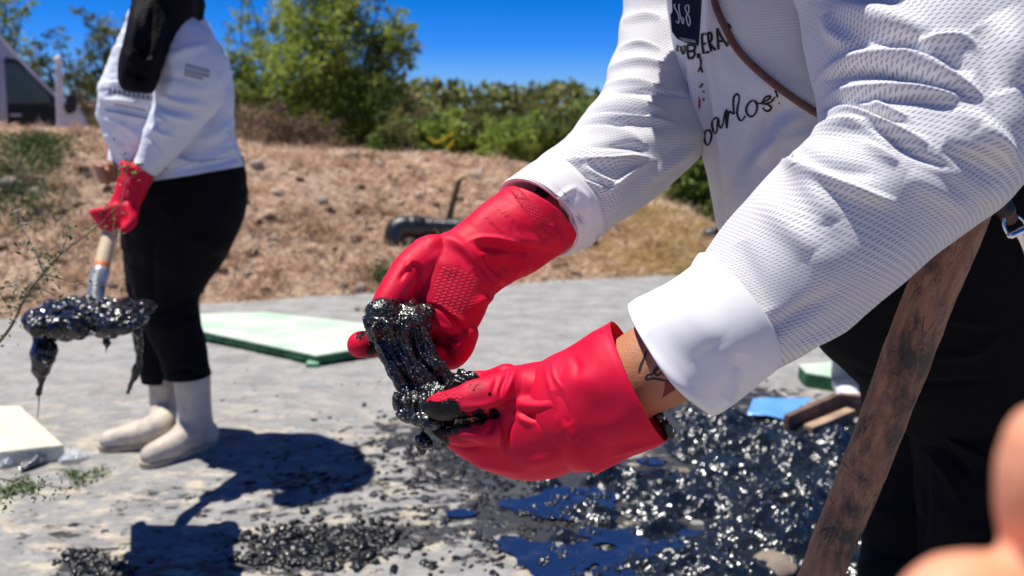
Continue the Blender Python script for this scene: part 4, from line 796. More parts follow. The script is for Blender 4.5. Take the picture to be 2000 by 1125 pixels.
# body under the clothes (one surface)
parts = [capped(tube([PY(325, 20, 2.28), PY(318, -30, 2.27), PY(312, -70, 2.26)], [.062, .055, .06], 16, 14)), ellipsoid(PY(310, -100, 2.24), (.085, .10, .12)),
         capped(tube([PY(330, 60, 2.30), PY(325, 160, 2.32), PY(340, 260, 2.34), PY(360, 360, 2.36)], [.11, .115, .125, .125], 20, 24)),
         capped(tube([PY(370, 75, 2.24), PY(365, 200, 2.2), PY(285, 325, 2.16), PY(250, 400, 2.12)], [.05, .045, .036, .03], 16, 24)),
         capped(tube([PY(285, 75, 2.42), PY(240, 200, 2.42), PY(228, 290, 2.36), PY(220, 335, 2.30)], [.045, .04, .03, .024], 16, 24)),
         capped(tube([PY(330, 360, 2.38), PY(315, 560, 2.42), PY(318, 720, 2.45), PY(320, 850, 2.46)], [.075, .055, .04, .035], 16, 24)),
         capped(tube([PY(400, 360, 2.34), PY(355, 560, 2.34), PY(368, 720, 2.34), PY(376, 850, 2.34)], [.08, .06, .045, .035], 16, 24)),
         ellipsoid(PY(309, -92, 2.14), (.022, .02, .02))]
# bare far hand: fist of four fingers and thumb on the handle
hb = PY(219, 338, 2.28); parts.append(ellipsoid(hb, (.032, .036, .028)))
for k in range(4): a = hb+np.array([-.022+.004*k, -.022, .026-.016*k]); parts.append(capped(tube([a+[.02, .01, 0], a+[-.006, -.014, 0], a+[.02, -.026, -.004]], [.0085, .0085, .0075], 10, 10)))
parts.append(capped(tube([hb+[.01, -.01, .03], hb+[.02, -.03, .03], hb+[.036, -.036, .022]], [.010, .009, .008], 10, 10)))
V, F = fuse([(p[0], p[1]) for p in parts], .007, 3, 1); mk('body', V, F, M_skin2, W0)
# rubber boots
M_boot = simple('cream_rubber_boot', (.54, .47, .38), .6, .5, .3, 16, .003); M_sole = simple('tan_boot_sole', (.46, .36, .26), .7, .3, .3, 40, .003)
def boot(top, mid, ank, heel, ball, toe, r, lb):
    pr = [capped(tube([top, mid, ank], [r*1.12, r, r*.98], 24, 20)), capped(tube([heel, (heel+ball)/2+[0, 0, .012], ball, toe], [r*.84, r*.90, r*.84, r*.72], 20, 24)), ellipsoid(ank*.72+ball*.28+[0, 0, -.004], (r*1.0,)*3), ellipsoid(ank*.4+ball*.6+[0, 0, -.004], (r*.88,)*3)]
    V, F = fuse([(p[0], p[1]) for p in pr], .006, 4, 9); V[:, 2] = np.where(V[:, 2] < .014, .014+(V[:, 2]-.014)*.05, V[:, 2]); b = mk('boot', V, F, M_boot, W0); b['label'] = lb
    ax = toe-heel; ax[2] = 0; L = np.linalg.norm(ax); ax /= L; sd = np.array([-ax[1], ax[0], 0]); pl = []
    for a in np.linspace(0, 2*np.pi, 29)[:-1]: c_ = math.cos(a); w = r*(.88+.06*c_-(.10 if abs(c_) < .3 else 0)); pl.append(heel+ax*(L/2+(L/2+r*.78)*np.sign(c_)*abs(c_)**.8)+sd*w*np.sign(math.sin(a))*abs(math.sin(a))**.8)
    prism('sole', pl, .0, .022, M_sole, b, .004)
g1 = G(318, 872); g2 = G(378, 880); z = np.array([0, 0, 1.])
boot(PY(321, 735, 2.44), PY(320, 800, 2.42), np.r_[g1[:2], .075], np.r_[g1[:2]+[.012, .02], .045], np.r_[g1[:2]+[-.115, -.01], .042], np.r_[g1[:2]+[-.165, -.02], .034], .046, 'boot set forward with its toe pointing left')
boot(PY(374, 730, 2.32), PY(380, 790, 2.31), np.r_[g2[:2]+[.01, .02], .08], np.r_[g2[:2]+[.03, .035], .045], np.r_[g2[:2]+[-.045, -.06], .042], np.r_[g2[:2]+[-.085, -.10], .034], .053, 'nearer boot standing behind, in shade')
# trousers
A = lofty([(268, 322, 468, 305, 2.34, .13), (262, 350, 475, 340, 2.34, .14), (251, 400, 478, 382, 2.34, .145), (246, 460, 468, 440, 2.34, .14), (252, 520, 440, 505, 2.34, .12), (262, 570, 400, 562, 2.33, .085), (276, 610, 386, 590, 2.32, .075), (290, 650, 394, 640, 2.31, .07), (314, 700, 403, 692, 2.31, .062), (326, 735, 411, 733, 2.31, .062)], 90, 160)
B = lofty([(245, 440, 345, 440, 2.42, .09), (245, 520, 335, 520, 2.43, .08), (256, 590, 335, 590, 2.44, .07), (264, 650, 338, 650, 2.44, .062), (272, 710, 343, 710, 2.44, .058), (280, 742, 346, 742, 2.44, .055)], 70, 120)
A = cloth(A, .012, 7, 3, (1, 1, 1.6)); B = cloth(B, .010, 8, 5, (1, 1, 1.8))
fa = [([(300, 445), (296, 520), (300, 600)], 7, -.012), ([(380, 575), (340, 600), (300, 610)], 7, -.012), ([(390, 620), (350, 640), (310, 640)], 6, .008), ([(440, 500), (400, 470), (360, 470)], 9, .008), ([(400, 735), (360, 722), (325, 730)], 5, -.008), ([(300, 380), (330, 420), (340, 470)], 10, .006)]
Va = folds(A[0], A[1], fa); Va2, Fa, Ua = lipped(Va, A[1], A[2], A[3], 1, .03, .003); Vb, Fb, Ub = lipped(B[0], B[1], B[2], B[3], 1, .03, .003)
V, F = join([(Va2, Fa), (Vb, Fb)]); mk('trousers', V, F, M_black, W0, uv=np.concatenate([Ua, Ub]))
# shirt
A = lofty([(288, -22, 352, -16, 2.28, .05), (276, 8, 375, 12, 2.28, .08), (254, 32, 392, 40, 2.28, .105), (236, 66, 416, 74, 2.29, .125), (222, 110, 437, 112, 2.30, .14), (207, 155, 446, 150, 2.31, .15), (197, 192, 449, 190, 2.31, .155), (200, 225, 453, 235, 2.32, .155), (212, 262, 460, 272, 2.32, .15), (226, 305, 468, 300, 2.33, .15), (245, 335, 471, 312, 2.33, .155), (264, 356, 474, 324, 2.33, .16)], 130, 240)
A = cloth(A, .012, 8, 9, (1.0, 1, 2.2))
fs = [([(440, 170), (400, 260), (350, 310), (300, 350)], 12, -.022), ([(205, 205), (240, 213), (290, 222), (320, 224)], 5, -.010), ([(200, 195), (240, 198), (280, 208)], 6, .010), ([(230, 240), (260, 255), (275, 285)], 7, .012), ([(216, 262), (240, 285), (250, 320)], 7, -.009), ([(450, 240), (420, 262), (380, 285)], 6, .008), ([(456, 262), (410, 290), (350, 305)], 6, -.007), ([(462, 290), (410, 308), (340, 328)], 5, .007), ([(470, 306), (420, 320), (300, 342)], 4, -.006), ([(405, 60), (430, 100), (445, 150)], 6, .008), ([(225, 290), (260, 318), (270, 340)], 6, .008), ([(445, 200), (425, 222), (400, 232)], 6, -.007)]
V = folds(A[0], A[1], fs); V2, F2, U2 = lipped(V, A[1], A[2], A[3], 1, .03, .003); shirt2 = mk('shirt', V2, F2, M_shirt2, W0, uv=U2)
A = lofty([(345, 38, 405, 62, 2.24, .05), (322, 70, 428, 88, 2.22, .075), (315, 115, 440, 132, 2.20, .082), (306, 160, 432, 190, 2.19, .08), (300, 205, 402, 240, 2.18, .074), (288, 250, 366, 282, 2.165, .064), (272, 290, 330, 322, 2.15, .052), (262, 314, 303, 346, 2.14, .044)], 90, 200)
A = cloth(A, .009, 9, 19, (1, 1, 1.6))
fs = [([(310, 185), (350, 200), (400, 205)], 8, .012), ([(305, 215), (335, 228), (385, 235)], 7, .012), ([(306, 200), (340, 214), (380, 218)], 5, -.010), ([(318, 120), (360, 100), (400, 90)], 10, .008), ([(292, 250), (320, 262), (345, 268)], 6, .010), ([(300, 222), (322, 238), (310, 250)], 5, .010), ([(285, 262), (310, 285), (320, 300)], 5, -.007), ([(312, 150), (350, 150), (400, 165)], 9, -.006), ([(330, 80), (340, 140), (325, 200)], 10, .008)]
V = folds(A[0], A[1], fs); V2, F2, U2 = lipped(V, A[1], A[2], A[3], 1, .03, .003); sl2 = mk('sleeve', V2, F2, M_shirt2, W0, uv=U2)
A = lofty([(262, 62, 312, 62, 2.44, .05), (222, 120, 290, 125, 2.45, .06), (210, 200, 268, 205, 2.43, .055), (213, 255, 262, 262, 2.39, .048), (214, 300, 248, 304, 2.34, .04), (214, 322, 240, 325, 2.32, .036)], 50, 90)
V2, F2, U2 = lipped(*cloth(A, .006, 10, 21)[:3], A[3], 1, .03, .003); mk('sleeve', V2, F2, M_shirt2, W0, uv=U2)['label'] = 'far sleeve mostly hidden behind the chest'
bv = bvh_of(sl2)
for (tx, x, y, s_) in (('GUERRERAS', 388, 134, 10.0), ('BUSCADORAS', 386, 143, 9.0), ('SONORA', 385, 151, 9.0)):
    ob = stroke_decal('print', [[(x-24+k*5.4+dx, y+ .26*(k*5.4-24)+dy), (x-24+k*5.4+dx+ex, y+.26*(k*5.4-24)+dy+ey)] for k in range(9 if tx != 'SONORA' else 7) for dx, dy, ex, ey in ((0, -2.6, 0, 5.2), (0, -2.4, 3.2, .8), (0, 2.2, 3.2, .8))], 1.7, bv, M_inkblue, sl2, .002)
bv = bvh_of(shirt2); SH = []
for k in range(11): x = 212+k*9.3; y = 180+k*1.6; SH += [[(x, y), (x+3, y-7), (x+5, y+1), (x+8, y+2)], [(x+1, y-6), (x+1.5, y+5)]]
stroke_decal('print', SH, 2.0, bv, M_inkblue, shirt2, .002); stroke_decal('print', [[(222, 204), (250, 209), (285, 216)], [(205, 215), (240, 222), (290, 232)]], 3.0, bv, simple('faded_print_ink', (.22, .24, .40), .7), shirt2, .002)
# headscarf and its hanging end
A = lofty([(262, -150, 350, -160, 2.24, .05), (248, -120, 372, -120, 2.24, .10), (243, -80, 380, -70, 2.24, .115), (248, -30, 386, -20, 2.23, .12), (256, 0, 384, 8, 2.20, .105), (260, 26, 366, 36, 2.17, .085), (254, 60, 342, 62, 2.13, .07), (243, 95, 325, 98, 2.10, .062), (236, 130, 312, 132, 2.08, .055), (234, 158, 303, 160, 2.07, .048), (244, 178, 296, 180, 2.07, .035), (258, 184, 284, 184, 2.07, .015)], 90, 180)
A = cloth(A, .010, 8, 29, (2.2, 1.5, .8)); fs = [([(270, 0), (262, 70), (250, 150)], 8, .010), ([(300, 10), (285, 90), (268, 170)], 7, -.010), ([(330, 20), (305, 90), (285, 170)], 8, .010), ([(262, 95), (275, 115), (300, 120)], 7, .010), ([(250, 130), (270, 148), (296, 150)], 6, -.008), ([(245, 100), (258, 118), (262, 140)], 6, .008)]
V2 = folds(A[0], A[1], fs); V2, F2 = capped((V2, A[1], A[2], A[3])); mk('headscarf', V2, F2, M_scarf, W0)
# tail of hair / scarf knot behind the neck
V, F = fuse([ellipsoid(PY(368, 12, 2.25), (.045, .045, .05)), ellipsoid(PY(345, 30, 2.22), (.05, .05, .045)), ellipsoid(PY(352, -20, 2.25), (.06, .06, .07))], .008, 2, 1); N = normals(V, F); V = V+N*(.012*fbm(V*30, 3, 4))[:, None]; mk('scarf_knot', V, F, M_scarf, W0)

# ---- red glove and shovel
hA = PY(262, 300, 2.23); grip = PY(219, 440, 2.055); sock0 = PY(197, 528, 1.955); bl0 = PY(186, 606, 1.875)
gl = [capped(lofty([(238, 312, 296, 338, 2.13, .05), (236, 335, 292, 355, 2.125, .047), (230, 360, 283, 376, 2.11, .043), (220, 388, 273, 400, 2.09, .037), (208, 412, 267, 424, 2.07, .033), (203, 430, 256, 445, 2.06, .03)], 36, 40))]
for k in range(4):
    c = PY(211+6*k, 410+8.5*k, 2.06); gl.append(capped(tube([c+[.035, .0, .01], c+[.005, -.035, 0], c+[-.028, -.020, -.006], c+[-.024, .012, -.008]], [.0135, .0135, .013, .011], 12, 16)))
gl.append(capped(tube([PY(250, 405, 2.06), PY(258, 430, 2.04), PY(244, 448, 2.02)], [.016, .015, .012], 12, 12)))
V, F = fuse([(p[0], p[1]) for p in gl], .0045, 3, 1); V = folds(V, F, [([(240, 345), (255, 370), (250, 400)], 6, .006), ([(270, 345), (268, 380), (262, 420)], 7, -.006), ([(238, 395), (250, 392), (268, 402)], 4, -.004)])
mk('glove', V, F, M_rubber, W0, attrs=dict(grip=np.zeros((len(V), 3)), mud=np.zeros(len(V)), emboss=np.zeros(len(V))))
S0 = thing('shovel', bl0*[1, 1, 0]+[0, 0, .5], 'wooden handled square shovel with an orange band, held out level and loaded with mud', 'shovel')
M_ash = simple('pale_ash_wood', (.66, .52, .34), .6, .35, .18, 18, .001); M_orange = simple('orange_band_paint', (.70, .20, .07), .5); 
t = NT('worn_steel'); n = t.noise(t.map(t.co(), scale=(1, 1, .3)), 40, 5, .6); t.set(Base_Color=t.ramp(n, [(.3, (.10, .11, .13)), (.6, (.45, .47, .50))]), Metallic=.5, Roughness=.4); M_steel = t.m
objtube('handle', [hA, PY(240, 370, 2.14), grip, sock0*1.0], [.0185, .0185, .0195, .0195], M_ash, S0, 22); d_ = (sock0-grip)/np.linalg.norm(sock0-grip)
objtube('painted_band', [sock0-d_*.016, sock0+d_*.010], [.0203, .0205], M_orange, S0, 24)
objtube('socket', [sock0+d_*.006, sock0+d_*.05, bl0+[0, 0, .01], bl0+[0, -.03, -.008]], [.0225, .0215, .017, .020], M_steel, S0, 24)
u_, v_ = np.meshgrid(np.linspace(-1, 1, 30), np.linspace(0, 1, 30)); bc = PY(160, 655, 1.60); bb = bl0+[0, 0, -.012]
Bp = bb[None, None]*(1-v_[..., None])+bc*v_[..., None]; Bp[..., 0] += u_*.135*(1-.12*v_**3); Bp[..., 2] += .03*u_**2+.012*(1-v_)*0; Bv = Bp.reshape(-1, 3)
i = np.arange(29)[:, None]*30; j = np.arange(29)[None]; Fb = np.stack([i+j, i+j+1, i+31+j, i+30+j], -1).reshape(-1, 4)
bo = mk('blade', Bv, Fb, M_steel, S0); m = bo.modifiers.new('s', 'SOLIDIFY'); m.thickness = .003
# the load of mud on the blade
M_wetmud = mudmat('shovel_mud', .16, .4, .5, .4, .6, .06); g = np.random.default_rng(77); pr = []
c0 = (bb+bc)/2
for k in range(60): u = g.uniform(-1, 1); v = g.uniform(0, 1.08); hh = .036*(1-abs(u)**2.2)*(1-.3*v); q = bb*(1-v)+bc*v+[u*.13, 0, hh*.4+.006+.02*u*u]; pr.append(ellipsoid(q, (g.uniform(.018, .034), g.uniform(.018, .034), hh*.7+.012), nu=12, nv=8))
pr.append(ellipsoid(c0+[0, 0, .010], (.125, .12, .02)))
pr.append(capped(tube([PY(80, 645, 1.70), PY(84, 668, 1.68), PY(86, 692, 1.67), PY(80, 715, 1.67), PY(80, 745, 1.67), PY(76, 770, 1.67)], [.018, .021, .027, .020, .008, .004], 14, 40)))
pr.append(capped(tube([PY(84, 650, 1.70), PY(110, 648, 1.70), PY(130, 650, 1.70)], [.02, .022, .02], 12, 14))); pr.append(capped(tube([PY(118, 632, 1.74), PY(75, 634, 1.72), PY(52, 641, 1.71)], [.014, .009, .003], 12, 14)))
pr.append(capped(tube([PY(262, 632, 1.76), PY(271, 655, 1.75), PY(272, 690, 1.75), PY(268, 720, 1.75), PY(258, 745, 1.75), PY(250, 766, 1.75)], [.013, .008, .007, .009, .006, .006], 12, 40)))
pr.append(capped(tube([PY(210, 670, 1.60), PY(208, 682, 1.60), PY(207, 690, 1.60)], [.010, .006, .004], 10, 10)))
V, F = fuse([(p[0], p[1]) for p in pr], .0034, 1, 0); N = normals(V, F); V = V+N*(.007*fbm(V*38, 3, 5)+.002*np.abs(vnoise(V*120, 6)))[:, None]; tag(mk('mud_load', V, F, M_wetmud), 'heap of dripping black mud on the shovel blade, blob hanging at its left', 'mud')
objtube('mud_thread', [PY(76, 768, 1.67), PY(76, 790, 1.67), PY(73, 816, 1.67)], [.0022, .0012, .0009], M_wetmud, None, 8); tag(bpy.data.objects['mud_thread'], 'thin thread of mud dripping from the hanging blob at the left end of the shovel', 'mud drip')
# third person behind: only the shoes and shins show
T0 = thing('person', G(1665, 790), 'person standing beyond the pole with only white shoes and grey trouser legs showing', 'person')
M_greycl = weave('grey_trouser_cloth', (.16, .17, .19), 900, .0006); M_shoe = simple('white_shoe', (.72, .73, .76), .6, .4, .1, 30, .003)
f1 = G(1655, 780); f2 = G(1715, 790); bp = []
for f, dx in ((f1, 0), (f2, .02)): bp.append(capped(tube([f+[0, .03, .06], f+[0, .04, .45], (f1+f2)/2+[dx*3-.06*(dx == 0), .05, .85]], [.035, .05, .08], 16, 24)))
mid = (f1+f2)/2; bp += [capped(tube([mid+[0, .05, .8], mid+[0, .05, 1.1], mid+[0, .05, 1.38], mid+[0, .04, 1.5]], [.13, .13, .13, .05], 20, 24)), ellipsoid(mid+[0, .03, 1.62], (.075, .095, .115)), capped(tube([mid+[.16, .05, 1.38], mid+[.2, .05, 1.1], mid+[.2, -.02, .88]], [.045, .04, .03], 12, 20)), capped(tube([mid+[-.16, .05, 1.38], mid+[-.18, .08, 1.1], mid+[-.14, .12, .9]], [.045, .04, .03], 12, 20)), capped(tube([mid+[-.17, .05, 1.38], mid+[.17, .05, 1.38]], [.05, .05], 12, 10))]
V, F = fuse([(p[0], p[1]) for p in bp], .011, 2, 1); mk('body', V, F, M_skin2, T0)
pr = [tube([f+[0, .03, .10], f+[0, .04, .45], mid+[(-.07 if k == 0 else .07), .05, .85]], [.058, .068, .10], 20, 40) for k, f in enumerate((f1, f2))]; V, F = join([(cloth(p, .008, 12, 3)[0], p[1]) for p in pr]); mk('trousers', V, F, M_greycl, T0)
V, F, U, d = tube([mid+[0, .05, .8], mid+[0, .05, 1.1], mid+[0, .05, 1.38]], [.16, .155, .15], 24, 40); mk('shirt', V, F, M_shirt2, T0)
for f in (f1, f2):
    V, F = fuse([ellipsoid(f+[-.0, .03, .045], (.045, .06, .045)), ellipsoid(f+[-.02, -.05, .035], (.042, .07, .034)), capped(tube([f+[0, .03, .05], f+[0, .035, .10]], [.042, .045], 16, 10))], .006, 3, 1); V[:, 2] = np.maximum(V[:, 2], .006); N = normals(V, F); V = V+N*(.004*fbm(V*40, 3, 3))[:, None]; mk('shoe', V, F, M_shoe, T0)

# ================================================================== THE PERSON IN THE FOREGROUND
G0 = thing('person', P(1750, 1640, 1.15), 'person in white mesh jersey bending over and stretching black mud between red rubber gloves', 'person')
# body: forearms, torso, neck, head and legs as one surface inside the clothes
L2 = lambda *a: [P(*q) for q in a]
parts = [capped(tube(L2((1190, 775, .735), (1248, 733, .725), (1330, 688, .715), (1480, 600, .705), (1660, 470, .70), (1800, 360, .70)), [.037, .0415, .044, .044, .042, .045], 28, 60)),
         capped(tube(L2((1800, 360, .70), (1820, 150, .74), (1800, -120, .86)), [.045, .05, .06], 24, 30)),
         capped(tube(L2((1060, 440, .88), (1118, 405, .90), (1240, 320, .975), (1300, 220, 1.06), (1325, 60, 1.125), (1380, -160, 1.10)), [.026, .028, .034, .036, .04, .05], 24, 60)),
         capped(tube(L2((1640, -220, 1.0), (1700, 0, 1.06), (1760, 250, 1.10), (1820, 480, 1.14), (1830, 590, 1.16)), [.12, .13, .12, .11, .10], 28, 40)),
         capped(tube(L2((1800, -140, .90), (1420, -170, 1.08)), [.075, .07], 20, 20)),
         capped(tube(L2((1640, -220, 1.0), (1580, -290, .94), (1530, -330, .87)), [.06, .055, .055], 18, 16)), ellipsoid(P(1520, -350, .845), (.085, .10, .115)), ellipsoid(P(1465, -340, .78), (.02, .022, .022)),
         capped(tube(L2((1790, 700, 1.22), (1775, 1000, 1.20), (1765, 1400, 1.18), (1765, 1600, 1.16)), [.06, .045, .04, .035], 20, 40)),
         capped(tube(L2((1950, 700, 1.10), (1930, 1000, 1.08), (1920, 1400, 1.08), (1920, 1600, 1.10)), [.07, .06, .05, .04], 20, 40))]
V, F = fuse([(p[0], p[1]) for p in parts], .0052, 3, 0); body = mk('body', V, F, M_skin, G0)
bvb = bvh_of(body); M_tat = simple('tattoo_ink', (.035, .03, .032), .55, .3); M_tatr = simple('tattoo_red', (.17, .025, .028), .55, .3)
def c5(*q): return [(1240+x/6.25, 650+y/6.25) for x, y in q]
stroke_decal('tattoo', [c5((150, 210), (100, 330), (70, 400), (45, 480)), c5((330, 380), (250, 440), (220, 500), (150, 520), (140, 570), (220, 560), (300, 570), (380, 590)), c5((300, 420), (250, 480), (270, 520), (340, 480)), c5((380, 500), (340, 520))], 4.2, bvb, M_tat, body, .0005)
poly_decal('tattoo', c5((385, 540), (470, 570), (540, 640), (500, 690), (420, 740), (330, 800), (360, 700), (370, 600)), bvb, M_tatr, body, .0005)
# ---- jersey torso
st = [(1296, -260, 2080, -340, 1.06, .98, .13), (1300, -120, 2090, -140, 1.05, .99, .14), (1306, 0, 2090, 20, 1.04, 1.0, .15), (1320, 80, 2090, 90, 1.035, 1.01, .155), (1338, 150, 2085, 160, 1.03, 1.03, .155), (1358, 220, 2080, 230, 1.03, 1.04, .155), (1374, 290, 2075, 270, 1.03, 1.05, .155), (1388, 365, 2070, 340, 1.03, 1.06, .155), (1402, 440, 2065, 400, 1.035, 1.07, .155), (1425, 500, 2060, 420, 1.04, 1.08, .15)]
A = loft(st, 300, 420); A = cloth(A, .008, 5, 41, (1.2, 1, 1))
ft = [([(1366, -30), (1366, 60), (1372, 130), (1384, 220), (1398, 330), (1412, 450)], 9, -.009), ([(1345, 60), (1350, 140), (1368, 240), (1385, 330)], 7, .007), ([(1384, -20), (1384, 80), (1392, 160), (1404, 260), (1420, 380)], 8, .008),
      ([(1555, 200), (1500, 240), (1465, 300), (1445, 370)], 16, -.012), ([(1570, 220), (1520, 262), (1490, 330)], 14, .008), ([(1420, 100), (1480, 150), (1560, 190), (1620, 200)], 26, .008), ([(1400, 60), (1430, 110), (1480, 165)], 18, -.005), ([(1600, -20), (1590, 60), (1600, 140)], 24, -.010), ([(1430, 420), (1460, 330), (1520, 280), (1600, 260)], 14, .006), ([(1330, 90), (1342, 170), (1362, 270)], 5, -.004)]
V = folds(A[0], A[1], ft); V2, F2, U2 = lipped(V, A[1], A[2], A[3], 1, .03, .002); shirt = mk('shirt', V2, F2, M_jfine, G0, uv=U2)
# ---- near sleeve
st = [(1520, -160, 2180, -260, .80, .80, .10), (1548, -60, 2150, -90, .775, .77, .105), (1572, 20, 2115, 60, .75, .745, .105), (1594, 100, 2080, 170, .73, .725, .105), (1606, 170, 2045, 260, .715, .71, .10), (1612, 222, 2005, 340, .705, .70, .096), (1592, 262, 1950, 398, .70, .695, .092), (1548, 298, 1886, 445, .70, .695, .088), (1500, 340, 1826, 490, .70, .695, .084), (1455, 392, 1768, 538, .70, .695, .080), (1412, 445, 1710, 585, .705, .70, .077), (1378, 490, 1640, 640, .71, .705, .073), (1352, 525, 1560, 695, .712, .71, .070), (1325, 560, 1490, 735, .715, .712, .066), (1290, 600, 1450, 760, .718, .715, .062)]
A = loft(st, 420, 620)
def c7(*q): return [(1460+x/2.25, y/2.25) for x, y in q]
fn = [(c7((330, 330), (400, 285), (500, 250), (620, 245), (760, 275), (880, 335), (980, 395), (1045, 450)), 15, .0115, .35), (c7((700, 245), (780, 195), (900, 170), (1020, 185)), 12, .008, .3), (c7((360, 420), (420, 395), (560, 392), (760, 398), (945, 432)), 9, .008, .3), (c7((345, 350), (500, 320), (680, 330), (850, 370), (960, 430)), 8, -.010), (c7((400, 440), (560, 430), (760, 440), (900, 470)), 8, -.006),
      (c7((345, 500), (460, 488), (600, 545), (700, 592), (805, 640)), 9, .0095, .3), (c7((530, 425), (620, 480), (710, 520)), 7, .006, .3), (c7((350, 470), (420, 455), (520, 480), (640, 540)), 6, -.007), (c7((270, 610), (350, 560), (470, 540), (570, 580), (645, 660)), 11, .008, .3), (c7((500, 620), (600, 680), (670, 720)), 9, .005, .3), (c7((460, 510), (600, 600), (760, 690), (900, 740)), 8, -.005),
      (c7((165, 680), (230, 740), (380, 810), (520, 850), (640, 885)), 10, .0105, .35), (c7((190, 640), (260, 690), (400, 740), (560, 770)), 12, -.006), (c7((180, 700), (260, 800), (330, 900), (365, 990)), 22, .0065), (c7((60, 860), (150, 960), (230, 1050), (290, 1120)), 26, .005), (c7((150, 660), (195, 700)), 6, -.010),
      (c7((370, 30), (520, 60), (680, 110), (800, 165)), 26, .012, .2), (c7((360, 60), (380, 140), (470, 220)), 14, .008), (c7((620, 180), (740, 215), (800, 240)), 12, -.008), (c7((820, 200), (900, 260), (1000, 330)), 14, -.006), (c7((1000, 560), (1100, 640), (1180, 700)), 20, .006), (c7((850, 640), (1000, 720), (1120, 790)), 22, -.006), (c7((900, 470), (1040, 560), (1150, 690)), 18, .005), (c7((700, 760), (860, 860), (960, 930)), 20, .004), (c7((1080, 60), (1150, 200), (1190, 380)), 34, .008), (c7((1000, 120), (1080, 260), (1120, 420)), 26, -.008),
      ([(1640, 560), (1580, 600), (1520, 640), (1470, 680)], 14, -.005), ([(1700, 590), (1640, 640), (1540, 690)], 10, .004), ([(1440, 470), (1470, 540), (1500, 610)], 20, -.004), ([(1560, 430), (1600, 520), (1590, 600)], 26, .004), ([(1510, 730), (1570, 705), (1640, 655)], 6, -.006)]
V = A[0]; N = normals(V, A[1]); q = fbm(V*[9, 9, 9]+[3, 0, 0], 3, 43); V = V+N*(.0035*q)[:, None]
x_, y_, _ = pix(V); sh = .0012*np.sin((x_*.35+y_*.95)/24+4*fbm(V*7, 2, 47))*sstep(560, 250, y_); V = V+N*sh[:, None]
V = folds(V, A[1], [(f[0], f[1]*1.05, f[2]*1.3, *f[3:]) for f in fn]); V2, F2, U2 = lipped(V, A[1], A[2], A[3], 1, .02, .0015); sleeve = mk('sleeve', V2, F2, M_jersey, G0, uv=U2); sleeve['label'] = 'near sleeve'
# folded white cuff
st = [(1368, 492, 1512, 706, .712, .71, .072), (1356, 510, 1507, 722, .712, .71, .0765), (1345, 524, 1488, 738, .713, .711, .0775), (1310, 548, 1462, 762, .716, .713, .0765), (1270, 570, 1438, 782, .719, .716, .0755), (1242, 583, 1418, 796, .722, .719, .0745), (1228, 594, 1402, 802, .724, .722, .073)]
A = loft(st, 300, 200); V = A[0]; x_, y_, _ = pix(V); N = normals(V, A[1])
fc = [([(1350, 515), (1360, 600), (1400, 680)], 26, .004), ([(1225, 600), (1232, 650), (1262, 690), (1340, 765), (1400, 800)], 12, .0035), ([(1420, 780), (1440, 740), (1450, 690)], 16, -.006), ([(1400, 800), (1425, 770), (1445, 720)], 10, .006), ([(1300, 560), (1340, 620), (1390, 680)], 40, .004), ([(1270, 640), (1330, 700), (1400, 745)], 30, -.003)]
V = V+N*(.0022*fbm(V*11, 3, 53))[:, None]; V = folds(V, A[1], fc)
V2, F2, U2 = lipped(V, A[1], A[2], A[3], 1, .05, .0035); V2, F2, U2 = lipped(V2, F2, U2, A[3], 0, .014, .003); mk('cuff', V2, F2, M_cuff, G0, uv=U2)['label'] = 'near cuff folded back over the forearm'
# ---- far sleeve
st = [(1250, -140, 1420, -110, 1.13, 1.16, .06), (1236, -60, 1415, -20, 1.125, 1.16, .06), (1222, 0, 1405, 60, 1.115, 1.155, .06), (1216, 50, 1400, 125, 1.10, 1.145, .06), (1201, 105, 1392, 190, 1.08, 1.125, .062), (1184, 160, 1385, 245, 1.055, 1.10, .062), (1154, 210, 1374, 296, 1.025, 1.06, .062), (1116, 258, 1328, 345, .99, 1.01, .062), (1076, 298, 1268, 392, .955, .965, .060), (1044, 322, 1220, 425, .925, .93, .058), (1018, 340, 1180, 458, .91, .915, .055), (1000, 352, 1160, 478, .90, .905, .050)]
A = loft(st, 300, 460); V = A[0]; N = normals(V, A[1]); V = V+N*(.003*fbm(V*[8, 8, 14], 3, 61))[:, None]
x_, y_, _ = pix(V); V = V+N*(.0016*np.sin(y_/11+2.5*fbm(V*[5, 5, 5], 2, 63)+x_*.012)*sstep(330, 260, y_))[:, None]
def cc5(*q): return [(960+x/2.25, y/2.25) for x, y in q]
